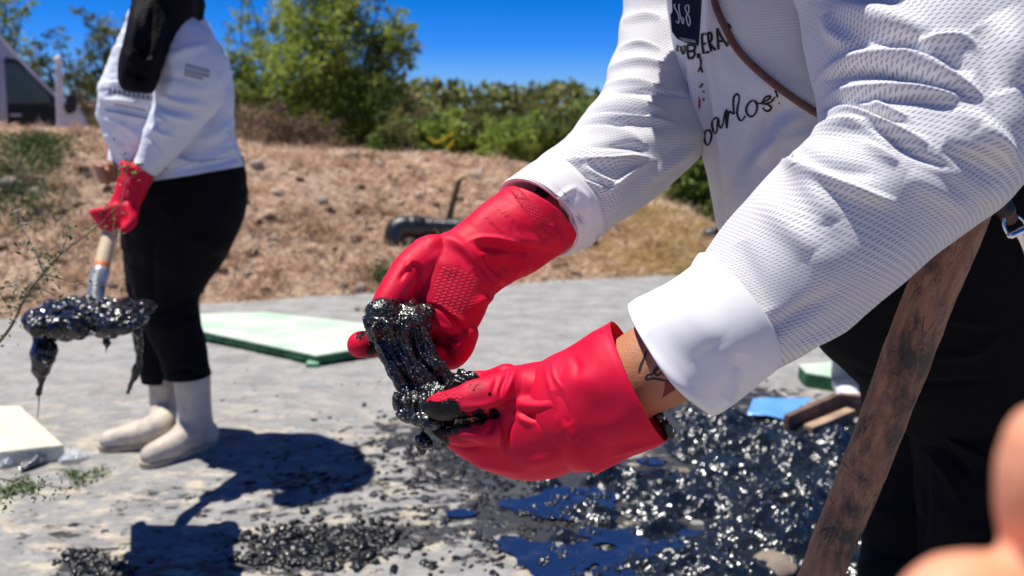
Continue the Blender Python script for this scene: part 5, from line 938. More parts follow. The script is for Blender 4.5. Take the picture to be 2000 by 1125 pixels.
ff = [(cc5((575, 95), (620, 80), (690, 68), (745, 78)), 7, .007, .3), (cc5((555, 225), (600, 200), (660, 190), (745, 218)), 6, .006, .3), (cc5((515, 305), (560, 285), (660, 272), (775, 286)), 6, .008, .3), (cc5((485, 390), (540, 368), (640, 362), (755, 390)), 7, .007, .3), (cc5((520, 408), (660, 402), (780, 412), (870, 425)), 3.5, -.006), (cc5((430, 475), (520, 452), (640, 455), (760, 488)), 7, .008, .3), (cc5((385, 545), (460, 520), (560, 522), (680, 528), (805, 542)), 6, .008, .3), (cc5((400, 500), (540, 485), (700, 505)), 5, -.006), (cc5((350, 580), (450, 550), (600, 555)), 5, -.005),
      (cc5((320, 610), (400, 580), (500, 575), (600, 595), (665, 632)), 9, .007, .3), (cc5((300, 700), (400, 705), (520, 705), (620, 690), (700, 695)), 7, .008, .3), (cc5((400, 720), (430, 750), (480, 785), (555, 808)), 6, .005, .3), (cc5((495, 855), (560, 800), (620, 755), (705, 705)), 6, .0045, .2), (cc5((280, 765), (360, 790), (440, 810), (540, 840)), 8, .006, .3), (cc5((560, 860), (640, 780), (720, 720)), 12, -.003), (cc5((360, 740), (450, 800), (540, 830)), 6, -.003), (cc5((430, 640), (560, 640), (680, 655)), 7, -.005), (cc5((700, 800), (800, 720), (900, 640)), 14, .006), (cc5((640, 900), (760, 800), (880, 690)), 10, -.005)]
V = folds(V, A[1], [(f[0], f[1], f[2]*1.15, *f[3:]) for f in ff]); V2, F2, U2 = lipped(V, A[1], A[2], A[3], 1, .02, .0015); M_jf2 = jersey('white_far_jersey', WHITE, .0046, .0040, .0009, .5); mk('sleeve', V2, F2, M_jf2, G0, uv=U2)['label'] = 'far sleeve gathered in creases at the elbow'
st = [(1062, 306, 1172, 447, .915, .92, .058), (1050, 312, 1170, 462, .913, .918, .063), (1030, 324, 1150, 480, .908, .913, .064), (1005, 342, 1130, 490, .902, .907, .063), (984, 358, 1118, 492, .897, .90, .061), (979, 364, 1112, 490, .895, .898, .059)]
A = loft(st, 240, 130); V = A[0]; N = normals(V, A[1]); V = V+N*(.002*fbm(V*14, 3, 67))[:, None]
V = folds(V, A[1], [([(1078, 418), (1090, 392), (1112, 372), (1128, 366)], 6, .003), ([(1128, 366), (1145, 385), (1155, 415)], 6, .0025), ([(1085, 425), (1100, 400), (1120, 385)], 8, -.003), ([(985, 360), (1020, 372), (1060, 400), (1078, 418)], 6, .003), ([(1100, 440), (1130, 430), (1150, 440)], 10, -.004)])
V2, F2, U2 = lipped(V, A[1], A[2], A[3], 1, .04, .003); V2, F2, U2 = lipped(V2, F2, U2, A[3], 0, .012, .003); mk('cuff', V2, F2, M_cuff, G0, uv=U2)['label'] = 'far cuff folded back above the glove'
# ---- trousers
TA = loft([(1450, 430, 2180, 180, 1.08, 1.05, .18), (1480, 470, 2180, 300, 1.09, 1.06, .185), (1540, 570, 2160, 480, 1.12, 1.09, .18), (1572, 630, 2140, 600, 1.14, 1.10, .17), (1606, 684, 2130, 690, 1.15, 1.11, .16), (1650, 722, 2120, 740, 1.16, 1.11, .155), (1690, 748, 2110, 800, 1.18, 1.11, .14), (1740, 790, 2080, 830, 1.2, 1.12, .12)], 200, 160)
TB = loft([(1640, 660, 1880, 660, 1.22, 1.22, .11), (1690, 760, 1875, 760, 1.22, 1.22, .10), (1712, 860, 1868, 860, 1.21, 1.21, .09), (1714, 930, 1858, 930, 1.20, 1.20, .08), (1700, 1000, 1850, 1010, 1.19, 1.19, .075), (1690, 1070, 1846, 1080, 1.19, 1.19, .072), (1680, 1130, 1842, 1140, 1.18, 1.18, .07), (1688, 1250, 1840, 1250, 1.18, 1.18, .066), (1700, 1520, 1830, 1520, 1.16, 1.16, .06)], 140, 220)
TC = loft([(1790, 640, 2160, 640, 1.12, 1.12, .13), (1800, 760, 2150, 760, 1.11, 1.11, .13), (1803, 850, 2120, 860, 1.10, 1.10, .12), (1806, 960, 2080, 970, 1.09, 1.09, .11), (1802, 1060, 2050, 1070, 1.09, 1.09, .10), (1800, 1140, 2040, 1150, 1.09, 1.09, .095), (1810, 1300, 2020, 1300, 1.09, 1.09, .085), (1830, 1560, 2000, 1560, 1.10, 1.10, .07)], 160, 260)
TA = cloth(TA, .006, 9, 71); TB = cloth(TB, .010, 9, 72, (1, 1, 1.4)); TC = cloth(TC, .010, 9, 73, (1, 1, 1.4))
VA = TA[0]; VC = folds(TC[0], TC[1], [([(1812, 830), (1860, 860), (1930, 900)], 7, .008), ([(1815, 850), (1870, 900), (1900, 930)], 9, -.008), ([(1808, 880), (1850, 930), (1880, 990)], 8, .006), ([(1810, 900), (1806, 1000), (1800, 1080)], 6, -.006)])
VA = folds(VA, TA[1], [([(1620, 690), (1700, 735), (1800, 750), (1950, 740)], 7, -.006), ([(1780, 600), (1850, 620), (1950, 640)], 10, .005), ([(1820, 700), (1900, 690), (1960, 650)], 9, .006)])
V, F = join([(VA, TA[1]), (TB[0], TB[1]), (VC, TC[1])]); mk('trousers', V, F, M_black, G0, uv=np.concatenate([TA[2], TB[2], TC[2]]))
for x, y, d in ((1755, 1610, 1.17), (1910, 1600, 1.10)):
    p = P(x, y, d); p[2] = 0; V, F = fuse([ellipsoid(p+[0, .0, .05], (.05, .06, .06)), ellipsoid(p+[-.09, -.02, .035], (.085, .048, .04)), capped(tube([p+[0, 0, .05], p+[0, 0, .2]], [.05, .052], 16, 12))], .008, 3, 1); V[:, 2] = np.maximum(V[:, 2], .004); mk('boot', V, F, M_boot, G0)
hc = P(1520, -380, .835); mk('unseen_sun_hat', *fuse([ellipsoid(hc+[0, 0, .03], (.098, .112, .10)), ellipsoid(hc+[0, 0, .0], (.245, .235, .010))], .006, 3, 1), simple('straw_hat', (.55, .45, .30), .8), G0)  # hat out of frame, added and sized to shade chest and upper sleeve

# ---- print on the jersey
bs = bvh_of(shirt)
def c4(*q): return [(1300+x/8.657, y/8.657) for x, y in q]
def c6(*q): return [(1360+x/5.357, 90+y/5.357) for x, y in q]
pr_ = mk('print', [(0, 0, 0)]*3, [(0, 1, 2)], M_ink, shirt); bpy.data.objects.remove(pr_)
blk = lambda t: np.ones_like(t)
PR = [c4((612, 575), (618, 740), (640, 905)), c4((600, 590), (645, 578), (682, 572)), c4((620, 745), (650, 738), (682, 735)), c4((635, 895), (690, 888), (738, 878)), c4((712, 560), (728, 700), (775, 870)), c4((712, 560), (750, 555), (778, 600), (770, 680), (722, 725)), c4((735, 725), (790, 790), (848, 848)), c4((868, 480), (880, 660), (893, 838)), c4((868, 480), (950, 640), (1048, 785)), c4((890, 700), (935, 695), (985, 690)), c4((1035, 400), (1075, 430), (1100, 475)), c4((1050, 690), (1080, 735), (1110, 755)),
      c4((362, 765), (368, 880), (385, 985)), c4((362, 765), (440, 762), (500, 790), (470, 855), (390, 870)), c4((400, 868), (470, 868), (492, 920), (450, 980), (375, 985)), c4((255, 780), (268, 850), (292, 905), (318, 880), (318, 765)), c4((185, 765), (205, 790), (190, 830), (215, 865)), c4((548, 905), (545, 985)), c4((545, 920), (590, 930))]
stroke_decal('print', PR, 4.9, bs, M_ink, shirt, .0012, blk)['label'] = 'bold black letters across the chest'
SCR = [c6((70, 890), (55, 930), (62, 970), (80, 1000)), c6((140, 880), (100, 890), (84, 950), (95, 1015), (120, 1038), (145, 1000), (158, 940), (148, 890), (130, 878), (150, 905)), c6((235, 765), (200, 752), (168, 790), (165, 850), (195, 915), (215, 885), (222, 790), (232, 770), (238, 830), (258, 858), (280, 810)), c6((280, 810), (295, 720), (318, 672), (310, 770), (318, 858), (326, 780), (338, 700), (362, 690), (385, 712), (400, 690)), c6((395, 700), (385, 620), (392, 540), (425, 503), (448, 540), (435, 620), (425, 700), (448, 768), (480, 776), (512, 730)), c6((600, 568), (555, 590), (522, 650), (532, 712), (575, 740), (620, 700), (635, 630), (612, 575), (640, 602), (680, 600)), c6((680, 600), (720, 540), (765, 525), (768, 548), (722, 575), (692, 602), (745, 612), (785, 645), (750, 682), (708, 668), (700, 640)), c6((720, 605), (780, 585), (825, 535)), c6((822, 465), (840, 500), (848, 540)), c6((860, 596), (872, 604)), c6((18, 270), (45, 215), (46, 150), (30, 100)), c6((50, 230), (64, 280)), c6((36, 435), (68, 392)), c6((66, 480), (84, 476)), c6((74, 545), (76, 575)), c6((25, 800), (30, 830))]
stroke_decal('print', SCR, 4.0, bs, M_ink, shirt, .0012, lambda t: .75+.35*np.abs(np.sin(t*7)))['label'] = 'black handwriting style lettering ending in an exclamation mark'
poly_decal('print', c6((28, 520), (44, 570), (46, 620), (32, 670), (22, 640), (22, 570)), bs, M_inkred, shirt, .0012)
# ---- badge and straps
M_badge = simple('black_badge_plastic', (.010, .010, .012), .35, .5, .2, 40); M_clear = simple('badge_edge', (.25, .25, .27), .2, .6)
T0 = thing('badge', P(1340, 20, .88), 'black plastic badge with handwritten numbers hanging on the chest', 'badge')
def slab2(name, poly, d0, d1, mat, par, bev=.002):
    bm = bmesh.new(); a = [bm.verts.new(P(x, y, d0+(q[0] if q else 0))) for x, y, *q in poly]; b = [bm.verts.new(P(x, y, d1+(q[0] if q else 0))) for x, y, *q in poly]; n = len(poly); bm.faces.new(a); bm.faces.new(b[::-1])
    for k in range(n): bm.faces.new((a[k], b[k], b[(k+1) % n], a[(k+1) % n]))
    bmesh.ops.recalc_face_normals(bm, faces=bm.faces); bmesh.ops.bevel(bm, geom=bm.edges[:], offset=bev, segments=2, profile=.6, affect='EDGES', clamp_overlap=True)
    me = bpy.data.meshes.new(name); bm.to_mesh(me); bm.free(); me.materials.append(mat); o = bpy.data.objects.new(name, me); COL.objects.link(o)
    if par: o.parent = par; o.matrix_parent_inverse = par.matrix_world.inverted()
    return o
dB = .872
case = slab2('case', [(1310, -60), (1372, -60), (1371, 0), (1368, 50), (1365, 90), (1340, 84), (1322, 76), (1312, 62), (1309, 28), (1313, 24)], dB, dB+.012, M_badge, T0)
slab2('edge_strip', [(1326, 72), (1358, 78), (1360, 84), (1334, 80)], dB-.0015, dB+.004, M_clear, T0, .0008)
slab2('clip', [(1328, -110), (1350, -110), (1350, -50), (1328, -50)], dB+.002, dB+.010, M_badge, T0, .002)
stroke_decal('print', [c4((165, 60), (145, 110), (190, 190), (225, 300), (215, 390), (170, 350)), c4((250, 70), (225, 90), (235, 200), (265, 330), (295, 400), (300, 320), (255, 290)), c4((335, 95), (385, 90), (392, 190), (350, 290), (385, 430), (415, 390), (400, 290), (350, 200), (330, 130), (350, 88))], 2.4, bvh_of(case), simple('silver_marker_ink', (.55, .55, .55), .5), case, .0006)
M_leather = simple('brown_leather', (.15, .065, .05), .55, .4, .35, 40, .002)
T0 = thing('bag_strap', P(1500, 150, .86), 'thin brown leather strap running diagonally across the chest down to a metal swivel clip', 'strap')
sp_ = [(1388, -60), (1394, 0), (1412, 48), (1442, 100), (1488, 145), (1546, 190), (1606, 228), (1680, 270)]; pts = []
for x, y in sp_:
    q = onto(bs, x, y, .004); pts.append(q if q is not None else P(x, y, .9))
pts = catmull(pts, np.linspace(0, 7, 90)); pts[:, 1] = np.convolve(np.pad(pts[:, 1], 6, 'edge'), np.ones(13)/13, 'valid')-.002
V, F, U, d = tube(pts, [.0046]*90, 14, 240); V = V.reshape(d[0], d[1], 3); c = V.mean(1, keepdims=True); V = c+(V-c)*[1, .5, 1]; mk('strap', V.reshape(-1, 3), F, M_leather, T0, uv=U)
objtube('strap_end', [P(1925, 330, .80), P(1945, 370, .80), P(1958, 398, .80), P(1966, 418, .80)], [.011, .0105, .008, .008], M_leather, T0, 16)
objtube('stitched_collar', [P(1955, 396, .80), P(1964, 412, .80)], [.0095, .0095], simple('dark_leather', (.02, .012, .012), .5), T0, 16)
M_chrome = simple('chrome', (.75, .76, .78), .12, .5, metal=1.0)
V, F = ellipsoid(P(1971, 425, .80), (.0085, .006, .0085)); mk('leather_ball', V, F, M_leather, T0)
objtube('ring', [P(x, y, .797) for x, y in ((1963, 424), (1960, 436), (1964, 450), (1973, 462), (1990, 458), (2004, 448), (2000, 434), (1990, 424))], [.0016]*8, M_chrome, T0, 10, nv=60)
objtube('swivel_bar', [P(1974, 460, .795), P(2003, 447, .795)], [.0042, .0042], M_chrome, T0, 14); objtube('swivel_stem', [P(1990, 456, .797), P(1998, 472, .797), P(2012, 500, .797)], [.005, .004, .006], M_chrome, T0, 14)

# ================================================================== GLOVES
def wrinkle(V, F, amp, sc, seed): N = normals(V, F); return V+N*(amp*fbm(V*sc, 3, seed))[:, None]
def glove_attrs(V, F, mud_spots, grip):
    x, y, d = pix(V); N = normals(V, F); mud = np.zeros(len(V)); gm = np.zeros((len(V), 3))
    for px, py, r, w, *dd in mud_spots:
        e = np.hypot(x-px, y-py)/r; m = w*np.exp(-e**3)
        if dd: m *= np.exp(-((d-dd[0])/.022)**2)
        mud = np.maximum(mud, m)
    for (cx, cy, ang, poly, feather) in grip:
        c, s = math.cos(ang), math.sin(ang); u = (x-cx)*d/FPX; v = (y-cy)*d/FPX; a = u*c+v*s; b = -u*s+v*c; poly = np.array(poly, float); ins = np.full(len(V), 1e9)
        ctr = poly.mean(0)
        for k in range(len(poly)):
            p, q = poly[k], poly[(k+1) % len(poly)]; e = q-p; n = np.array([-e[1], e[0]])/np.linalg.norm(e); sg = np.sign((ctr-p)@n); ins = np.minimum(ins, ((x-p[0])*n[0]+(y-p[1])*n[1])*sg)
        m = sstep(0, feather, ins)*(((V-cC)*N).sum(1) < 0); gm[m > 0] = np.stack([a, b, m], -1)[m > 0]
    return mud, gm
# ---- far glove, palm to the camera
gp = [capped(loft([(985, 367, 1124, 472, .885, .895, .050), (962, 386, 1106, 490, .88, .89, .048), (936, 407, 1080, 506, .875, .885, .045), (900, 435, 1052, 526, .868, .876, .041), (869, 459, 1026, 538, .86, .868, .038), (842, 478, 1000, 552, .853, .86, .034), (818, 496, 972, 572, .845, .852, .031), (800, 530, 956, 592, .838, .845, .030), (800, 568, 948, 612, .834, .84, .029), (804, 600, 938, 632, .832, .836, .027), (812, 626, 926, 652, .83, .833, .024), (850, 640, 916, 664, .83, .832, .019)], 72, 160)),
      capped(tube(L2((838, 505, .843), (805, 528, .825), (783, 555, .812), (765, 582, .802), (752, 606, .795), (746, 622, .790)), [.026, .0225, .0195, .0180, .0165, .0135], 24, 50)),
      capped(tube(L2((868, 628, .84), (835, 650, .842), (800, 662, .838), (760, 668, .828), (722, 672, .818), (705, 673, .813)), [.019, .0175, .016, .0152, .0152, .0150], 22, 60)),
      capped(tube(L2((885, 640, .84), (868, 672, .85), (835, 690, .852), (800, 696, .845), (775, 690, .838)), [.018, .017, .0155, .0145, .013], 20, 50)),
      capped(tube(L2((900, 648, .835), (893, 676, .842), (872, 697, .845), (846, 704, .842), (826, 698, .836)), [.0175, .0165, .0155, .0140, .012], 20, 50)),
      capped(tube(L2((912, 652, .826), (902, 680, .826), (884, 700, .828), (866, 700, .826), (852, 690, .822)), [.0135, .0130, .0125, .0115, .010], 18, 50))]
V, F = fuse([(p[0], p[1]) for p in gp], .00165, 4, 2)
def k3(*q): return [(660+x/2.678, 340+y/2.678) for x, y in q]
fg = [(k3((690, 350), (760, 335), (860, 345), (960, 375), (1030, 385)), 6, .0045), (k3((720, 385), (800, 375), (900, 400), (955, 450)), 13, -.0085), (k3((740, 430), (800, 500), (850, 560)), 14, -.0090), (k3((830, 470), (900, 480), (940, 520)), 18, -.008), (k3((690, 360), (735, 420), (780, 480), (830, 540), (880, 570)), 6, .0050), (k3((780, 640), (830, 615), (880, 575)), 6, -.005), (k3((700, 700), (760, 660), (840, 620)), 9, .004), (k3((960, 430), (985, 470), (960, 540)), 8, .0050),
      (k3((380, 470), (415, 480), (430, 520), (425, 590), (400, 630)), 4.5, -.0060), (k3((350, 500), (375, 470), (400, 455)), 6, .0035), (k3((320, 560), (345, 520), (365, 500)), 5, -.0025), (k3((440, 360), (540, 340), (640, 380), (700, 440), (760, 520)), 14, .0055), (k3((560, 350), (640, 420), (700, 500)), 10, -.0035), (k3((500, 400), (560, 470), (640, 500)), 16, .003), (k3((880, 170), (940, 240), (1010, 300), (1080, 380)), 22, .003), (k3((830, 110), (760, 200), (700, 280)), 20, .003), (k3((900, 330), (1000, 350), (1080, 370), (1160, 350)), 12, .005), (k3((880, 380), (1000, 400), (1120, 400)), 8, -.004),
      (k3((440, 690), (520, 700), (600, 760), (680, 850)), 5, -.0045), (k3((480, 680), (580, 730), (690, 800)), 7, .0030), (k3((500, 790), (560, 810), (620, 850), (655, 900)), 6, .004), (k3((490, 830), (520, 870), (530, 900)), 6, -.005), (k3((540, 900), (590, 880), (640, 910)), 5, .004), (k3((1110, 250), (1150, 330), (1180, 400)), 8, .003)]
V = folds(V, F, fg); V = wrinkle(V, F, .0005, 40, 81)
zzp = k3((545, 480), (640, 490), (775, 560), (770, 640), (700, 700), (660, 790), (575, 740), (490, 690), (495, 580)); zb = k3((890, 80), (940, 85), (1060, 180), (1165, 315), (1120, 330), (1030, 260), (960, 170))
mud, gm = glove_attrs(V, F, [(745, 618, 34, 1.2), (766, 600, 18, .8), (708, 655, 16, .62, .805), (738, 672, 26, .80), (770, 680, 40, 1.1, .84), (800, 690, 50, 1.1, .85), (783, 590, 10, .55), (720, 690, 22, .5), (800, 640, 40, .8, .84), (835, 660, 26, .62, .84)], [(900, 590, .42, zzp, 6), (1030, 440, .93, zb, 4), (1000, 400, .93, k3((865, 60), (930, 60), (1000, 130), (940, 130)), 4)])
gf = mk('glove', V, F, M_rubber, G0, attrs=dict(grip=gm, mud=mud, emboss=np.zeros(len(V)))); gf['label'] = 'far glove with its palm and zigzag grip towards the camera'
bg_ = bvh_of(gf)
def k2(*q): return [(900+x/10.23, 370+y/10.23) for x, y in q]
EM = [k2((590, 300), (640, 310), (660, 275)), k2((740, 345), (705, 370), (715, 400), (760, 390), (765, 355), (740, 345)), k2((785, 425), (810, 445)), k2((840, 440), (795, 480)), k2((895, 415), (840, 480)), k2((870, 540), (920, 480)), k2((905, 545), (960, 505)), k2((940, 500), (900, 520)), k2((990, 650), (1060, 585)), k2((1035, 575), (1085, 600)), k2((1115, 705), (1150, 700), (1165, 730), (1120, 765), (1150, 780)), k2((1160, 790), (1200, 780), (1215, 810), (1165, 850)), k2((1230, 800), (1190, 860)), k2((1240, 830), (1220, 870), (1250, 870)), k2((1270, 900), (1320, 885)), k2((1330, 950), (1375, 905), (1330, 890)),
      k2((380, 450), (440, 440)), k2((430, 480), (470, 470)), k2((470, 570), (520, 570), (560, 550)), k2((545, 665), (600, 610)), k2((575, 690), (640, 640)), k2((620, 690), (670, 660)), k2((640, 735), (690, 700)), k2((690, 770), (740, 735)), k2((710, 790), (770, 745)), k2((735, 860), (790, 800)), k2((790, 890), (830, 830), (800, 815)), k2((870, 930), (900, 920), (890, 955))]
stroke_decal('embossed_lettering', EM, 1.5, bg_, M_rubber, gf, .0005)
# rolled rim and dark inside of the far glove are hidden by the cuff
# ---- near glove: hand
gp = [capped(loft([(1105, 694, 1160, 902, .735, .735, .050), (1085, 700, 1145, 908, .737, .737, .050), (1061, 705, 1112, 922, .742, .742, .047), (1036, 709, 1075, 934, .747, .747, .044), (1008, 718, 1030, 937, .752, .752, .041), (985, 740, 990, 930, .757, .757, .036), (965, 775, 950, 917, .76, .76, .031), (940, 800, 915, 900, .763, .763, .026), (912, 812, 888, 882, .767, .767, .021), (886, 818, 866, 864, .770, .770, .017), (862, 816, 848, 848, .773, .773, .013), (846, 814, 838, 836, .775, .775, .008)], 80, 180)),
      capped(tube(L2((1010, 765, .742), (975, 768, .730), (940, 777, .724), (905, 785, .724), (880, 791, .728), (860, 794, .734), (853, 795, .738)), [.026, .0205, .0178, .0160, .0150, .0140, .0125], 26, 60)),
      capped(tube(L2((1000, 830, .742), (965, 838, .728), (935, 846, .722), (908, 851, .724), (890, 852, .730)), [.022, .0150, .0125, .0115, .0090], 22, 50)),
      capped(tube(L2((990, 735, .79), (955, 742, .808), (932, 741, .815), (924, 741, .816)), [.014, .011, .0100, .0090], 16, 30)),
      capped(tube(L2((960, 800, .785), (910, 808, .792), (870, 810, .792), (845, 808, .79)), [.018, .015, .014, .012], 18, 40))]
V, F = fuse([(p[0], p[1]) for p in gp], .0016, 4, 2)
def k7(*q): return [(820+x/3.41, 620+y/3.41) for x, y in q]
fg = [(k7((480, 650), (530, 620), (590, 560), (610, 500)), 5, -.0070), (k7((600, 360), (560, 430), (540, 500), (545, 540)), 4.5, -.0035), (k7((640, 340), (600, 430), (575, 520), (600, 560)), 7, .004), (k7((520, 380), (500, 450), (480, 520)), 5, -.002), (k7((520, 640), (530, 740), (540, 830), (545, 900)), 5, .0040), (k7((495, 660), (480, 740), (440, 780)), 6, -.003), (k7((550, 900), (570, 780), (600, 700), (640, 640)), 9, -.0035), (k7((620, 610), (700, 640), (780, 690), (850, 720)), 9, -.0028), (k7((630, 650), (720, 690), (790, 705)), 7, .0028), (k7((700, 620), (790, 650), (860, 640), (890, 600)), 10, -.0042), (k7((640, 570), (740, 595), (840, 585), (880, 560)), 12, .0036), (k7((200, 760), (260, 730), (380, 700), (480, 680)), 6, .0035), (k7((210, 810), (300, 840), (420, 860)), 10, -.0035), (k7((480, 640), (380, 690), (260, 700), (60, 700)), 4.5, -.007), (k7((240, 600), (400, 590), (540, 560)), 7, .0025), (k7((660, 980), (800, 960), (960, 900)), 14, .003), (k7((640, 320), (700, 400), (760, 440)), 20, .003), (k7((250, 480), (330, 440), (430, 410)), 6, .0025), (k7((300, 980), (480, 1000), (700, 1040)), 8, .002), (k7((650, 520), (750, 510), (860, 500)), 10, -.0025)]
V = folds(V, F, fg); V = wrinkle(V, F, .0005, 38, 83)
mud, gm = glove_attrs(V, F, [(848, 800, 22, 1.2), (860, 812, 24, 1.1), (880, 797, 20, 1.05), (838, 815, 26, 1.2), (872, 816, 18, .9), (850, 835, 22, 1.1), (875, 830, 26, .85), (905, 822, 24, .72), (935, 815, 22, .70), (965, 808, 14, .75), (958, 770, 7, .55), (868, 862, 12, .75), (855, 850, 14, .9), (842, 770, 11, .7), (825, 800, 20, 1.1), (900, 820, 50, .42), (930, 760, 30, .38), (870, 760, 20, .35)], [(858, 780, .15, k7((60, 510), (150, 490), (180, 560), (80, 580)), 2), (880, 770, .0, k7((150, 480), (240, 470), (300, 530), (250, 590), (190, 560)), 3)])
x_, y_, d_ = pix(V); hole = np.exp(-(((x_-852)/14)**2+((y_-775)/9)**2)**2); mud = mud*(1-.95*hole)
gn = mk('glove', V, F, M_rubber, G0, attrs=dict(grip=gm, mud=mud, emboss=np.zeros(len(V)))); gn['label'] = 'near glove pinching the lower end of the mud'
# turned-back cuff of the near glove
st = [(1066, 700, 1172, 912, .738, .738, .046), (1061, 704, 1169, 911, .738, .738, .051), (1076, 695, 1182, 905, .736, .736, .053), (1100, 684, 1205, 896, .733, .733, .055), (1128, 668, 1232, 887, .729, .729, .057), (1156, 649, 1262, 877, .725, .725, .058), (1180, 636, 1288, 866, .722, .722, .058), (1192, 628, 1304, 858, .720, .720, .0575)]
A = loft(st, 260, 200); V = A[0]; N = normals(V, A[1]); x_, y_, _ = pix(V)
# the flap edge bows towards the fingers
fc = [(k7((1275, 40), (1300, 140), (1345, 240), (1430, 400), (1560, 640), (1640, 790)), 3.2, .0022), (k7((1250, 100), (1290, 200), (1400, 420), (1500, 600)), 8, -.002), (k7((830, 330), (880, 500), (960, 700), (1050, 860), (1140, 960)), 6, .002), (k7((900, 480), (940, 600), (1000, 720)), 14, -.0035), (k7((1190, 960), (1340, 900), (1500, 850), (1640, 820)), 4, .0026), (k7((1180, 920), (1340, 860), (1500, 820)), 7, -.002), (k7((940, 380), (1060, 420), (1200, 400)), 26, .003), (k7((1000, 240), (1050, 330), (1040, 420)), 8, -.0015), (k7((880, 310), (900, 400), (960, 490)), 4, .0012), (k7((1050, 700), (1200, 640), (1400, 560)), 36, -.003)]
V = V+N*(.0016*fbm(V*13, 3, 87))[:, None]; V = folds(V, A[1], fc)
V2, F2, U2 = lipped(V, A[1], A[2], A[3], 1, .075, .0022); V2, F2, U2 = lipped(V2, F2, U2, A[3], 0, .012, .002)
cf = mk('glove_cuff', V2, F2, M_rubber, G0, uv=U2, attrs=dict(grip=np.zeros((len(V2), 3)), mud=np.zeros(len(V2)), emboss=np.zeros(len(V2)))); cf['label'] = 'turned back cuff of the near glove'
# watch or bracelet in the glove opening
T0 = thing('bracelet', P(1300, 835, .735), 'dark metal bracelet glinting inside the lower opening of the near glove cuff', 'bracelet'); bx_ = []
for k in range(9): a = k/8; q = P(1286+24*a, 812+30*a+4*math.sin(a*3), .712+.03*a); V, F = ellipsoid(q, (.0055, .0045, .0055), nu=14, nv=9); mk('link', V, F, M_chrome if k % 3 == 1 else M_badge, T0)
for k in range(4): a = k/3; q = P(1300+7*a, 832+14*a, .712+.01*a); V, F = ellipsoid(q, (.004, .004, .0065), nu=12, nv=8); mk('link', V, F, M_badge, T0)

# ================================================================== THE MUD BETWEEN THE HANDS
M_glit = mudmat('glittering_black_mud', .21, .5, 1.7, .45, .6, .14)
def k5(*q): return [(660+x/3.31, 560+y/3.31) for x, y in q]
mp = [capped(loft([(722, 616, 836, 604, .80, .812, .012), (719, 630, 842, 622, .79, .80, .020), (724, 652, 843, 646, .784, .795, .022), (732, 675, 849, 668, .782, .792, .019), (740, 697, 857, 692, .779, .788, .016), (752, 719, 867, 708, .776, .785, .015), (765, 742, 886, 724, .774, .785, .015), (776, 762, 908, 738, .772, .788, .015), (781, 780, 912, 752, .768, .785, .016), (783, 798, 890, 776, .765, .775, .018), (795, 812, 865, 800, .765, .770, .016), (812, 822, 848, 818, .766, .768, .010)], 110, 150)),
      ellipsoid(P(748, 612, .779), (.0185, .016, .0155)), ellipsoid(P(735, 628, .782), (.014, .014, .012)), ellipsoid(P(733, 645, .78), (.011, .012, .013)), ellipsoid(P(752, 640, .772), (.016, .012, .013)), ellipsoid(P(800, 622, .785), (.020, .016, .013)), ellipsoid(P(826, 612, .80), (.014, .014, .011)), ellipsoid(P(905, 741, .785), (.017, .014, .009)), ellipsoid(P(922, 744, .79), (.009, .009, .006)), ellipsoid(P(783, 786, .768), (.009, .010, .010)), ellipsoid(P(796, 806, .766), (.012, .012, .009)),
      ellipsoid(P(826, 812, .762), (.014, .014, .010)), ellipsoid(P(842, 822, .752), (.012, .012, .008)), capped(tube(L2((825, 815, .765), (826, 832, .766), (826, 846, .766)), [.006, .0025, .0016], 12, 20)), ellipsoid(P(826, 862, .766), (.0085, .008, .0095)), ellipsoid(P(836, 867, .766), (.006, .006, .005)), ellipsoid(P(818, 858, .766), (.005, .006, .006)), ellipsoid(P(824, 879, .766), (.0045, .005, .006)), capped(tube(L2((862, 846, .77), (868, 862, .77), (866, 868, .77)), [.005, .003, .003], 10, 12))]
V, F = fuse([(p[0], p[1]) for p in mp], .00125, 1, 1); N = normals(V, F); x_, y_, d_ = pix(V)
L_ = np.interp(y_, [605, 650, 696, 738, 771, 800, 820], [722, 725, 739, 763, 781, 784, 812]); R_ = np.interp(y_, [605, 660, 693, 720, 745, 780, 820], [838, 843, 856, 880, 910, 888, 848]); s_ = (x_-L_)/(R_-L_)
band = sstep(600, 640, y_)*sstep(822, 790, y_); q = np.stack([s_*9, y_*.012, np.zeros_like(s_)], -1); st_ = 1-2*np.abs(fbm(q, 2, 91)); q2 = np.stack([s_*22, y_*.03, np.zeros_like(s_)], -1)
disp = band*(.0038*(st_-.5)+.0022*fbm(q2, 2, 93))+.0010*fbm(V*150, 2, 95)+.0003*np.abs(vnoise(V*500, 96))+(1-band)*.0022*fbm(V*80, 3, 97)
for pl, w, a in ((k5((330, 320), (380, 430), (430, 560), (460, 640)), 5, -.0055), (k5((470, 330), (510, 450), (560, 560), (600, 620)), 4, -.0045), (k5((560, 480), (620, 560), (690, 620)), 5, -.0060), (k5((400, 230), (440, 330), (470, 420)), 7, .005), (k5((520, 230), (560, 330), (600, 430), (650, 520)), 6, .0055), (k5((240, 260), (290, 400), (360, 560), (410, 680)), 5, .004), (k5((500, 600), (520, 700), (530, 800)), 5, -.003), (k5((330, 290), (290, 340), (230, 340)), 4, -.004), (k5((200, 210), (280, 215), (340, 260)), 5, .003)):
    r, t_, sg = seg_dist(x_, y_, curve_pts(pl)); disp += a*np.exp(-(r/w)**2)*((N*(V-cC)).sum(1) < 0)
V = V+N*disp[:, None]; T0 = tag(mk('stretched_mud', V, F, M_glit), 'thick glittering black mud stretched like a curtain between the two red gloves', 'mud')

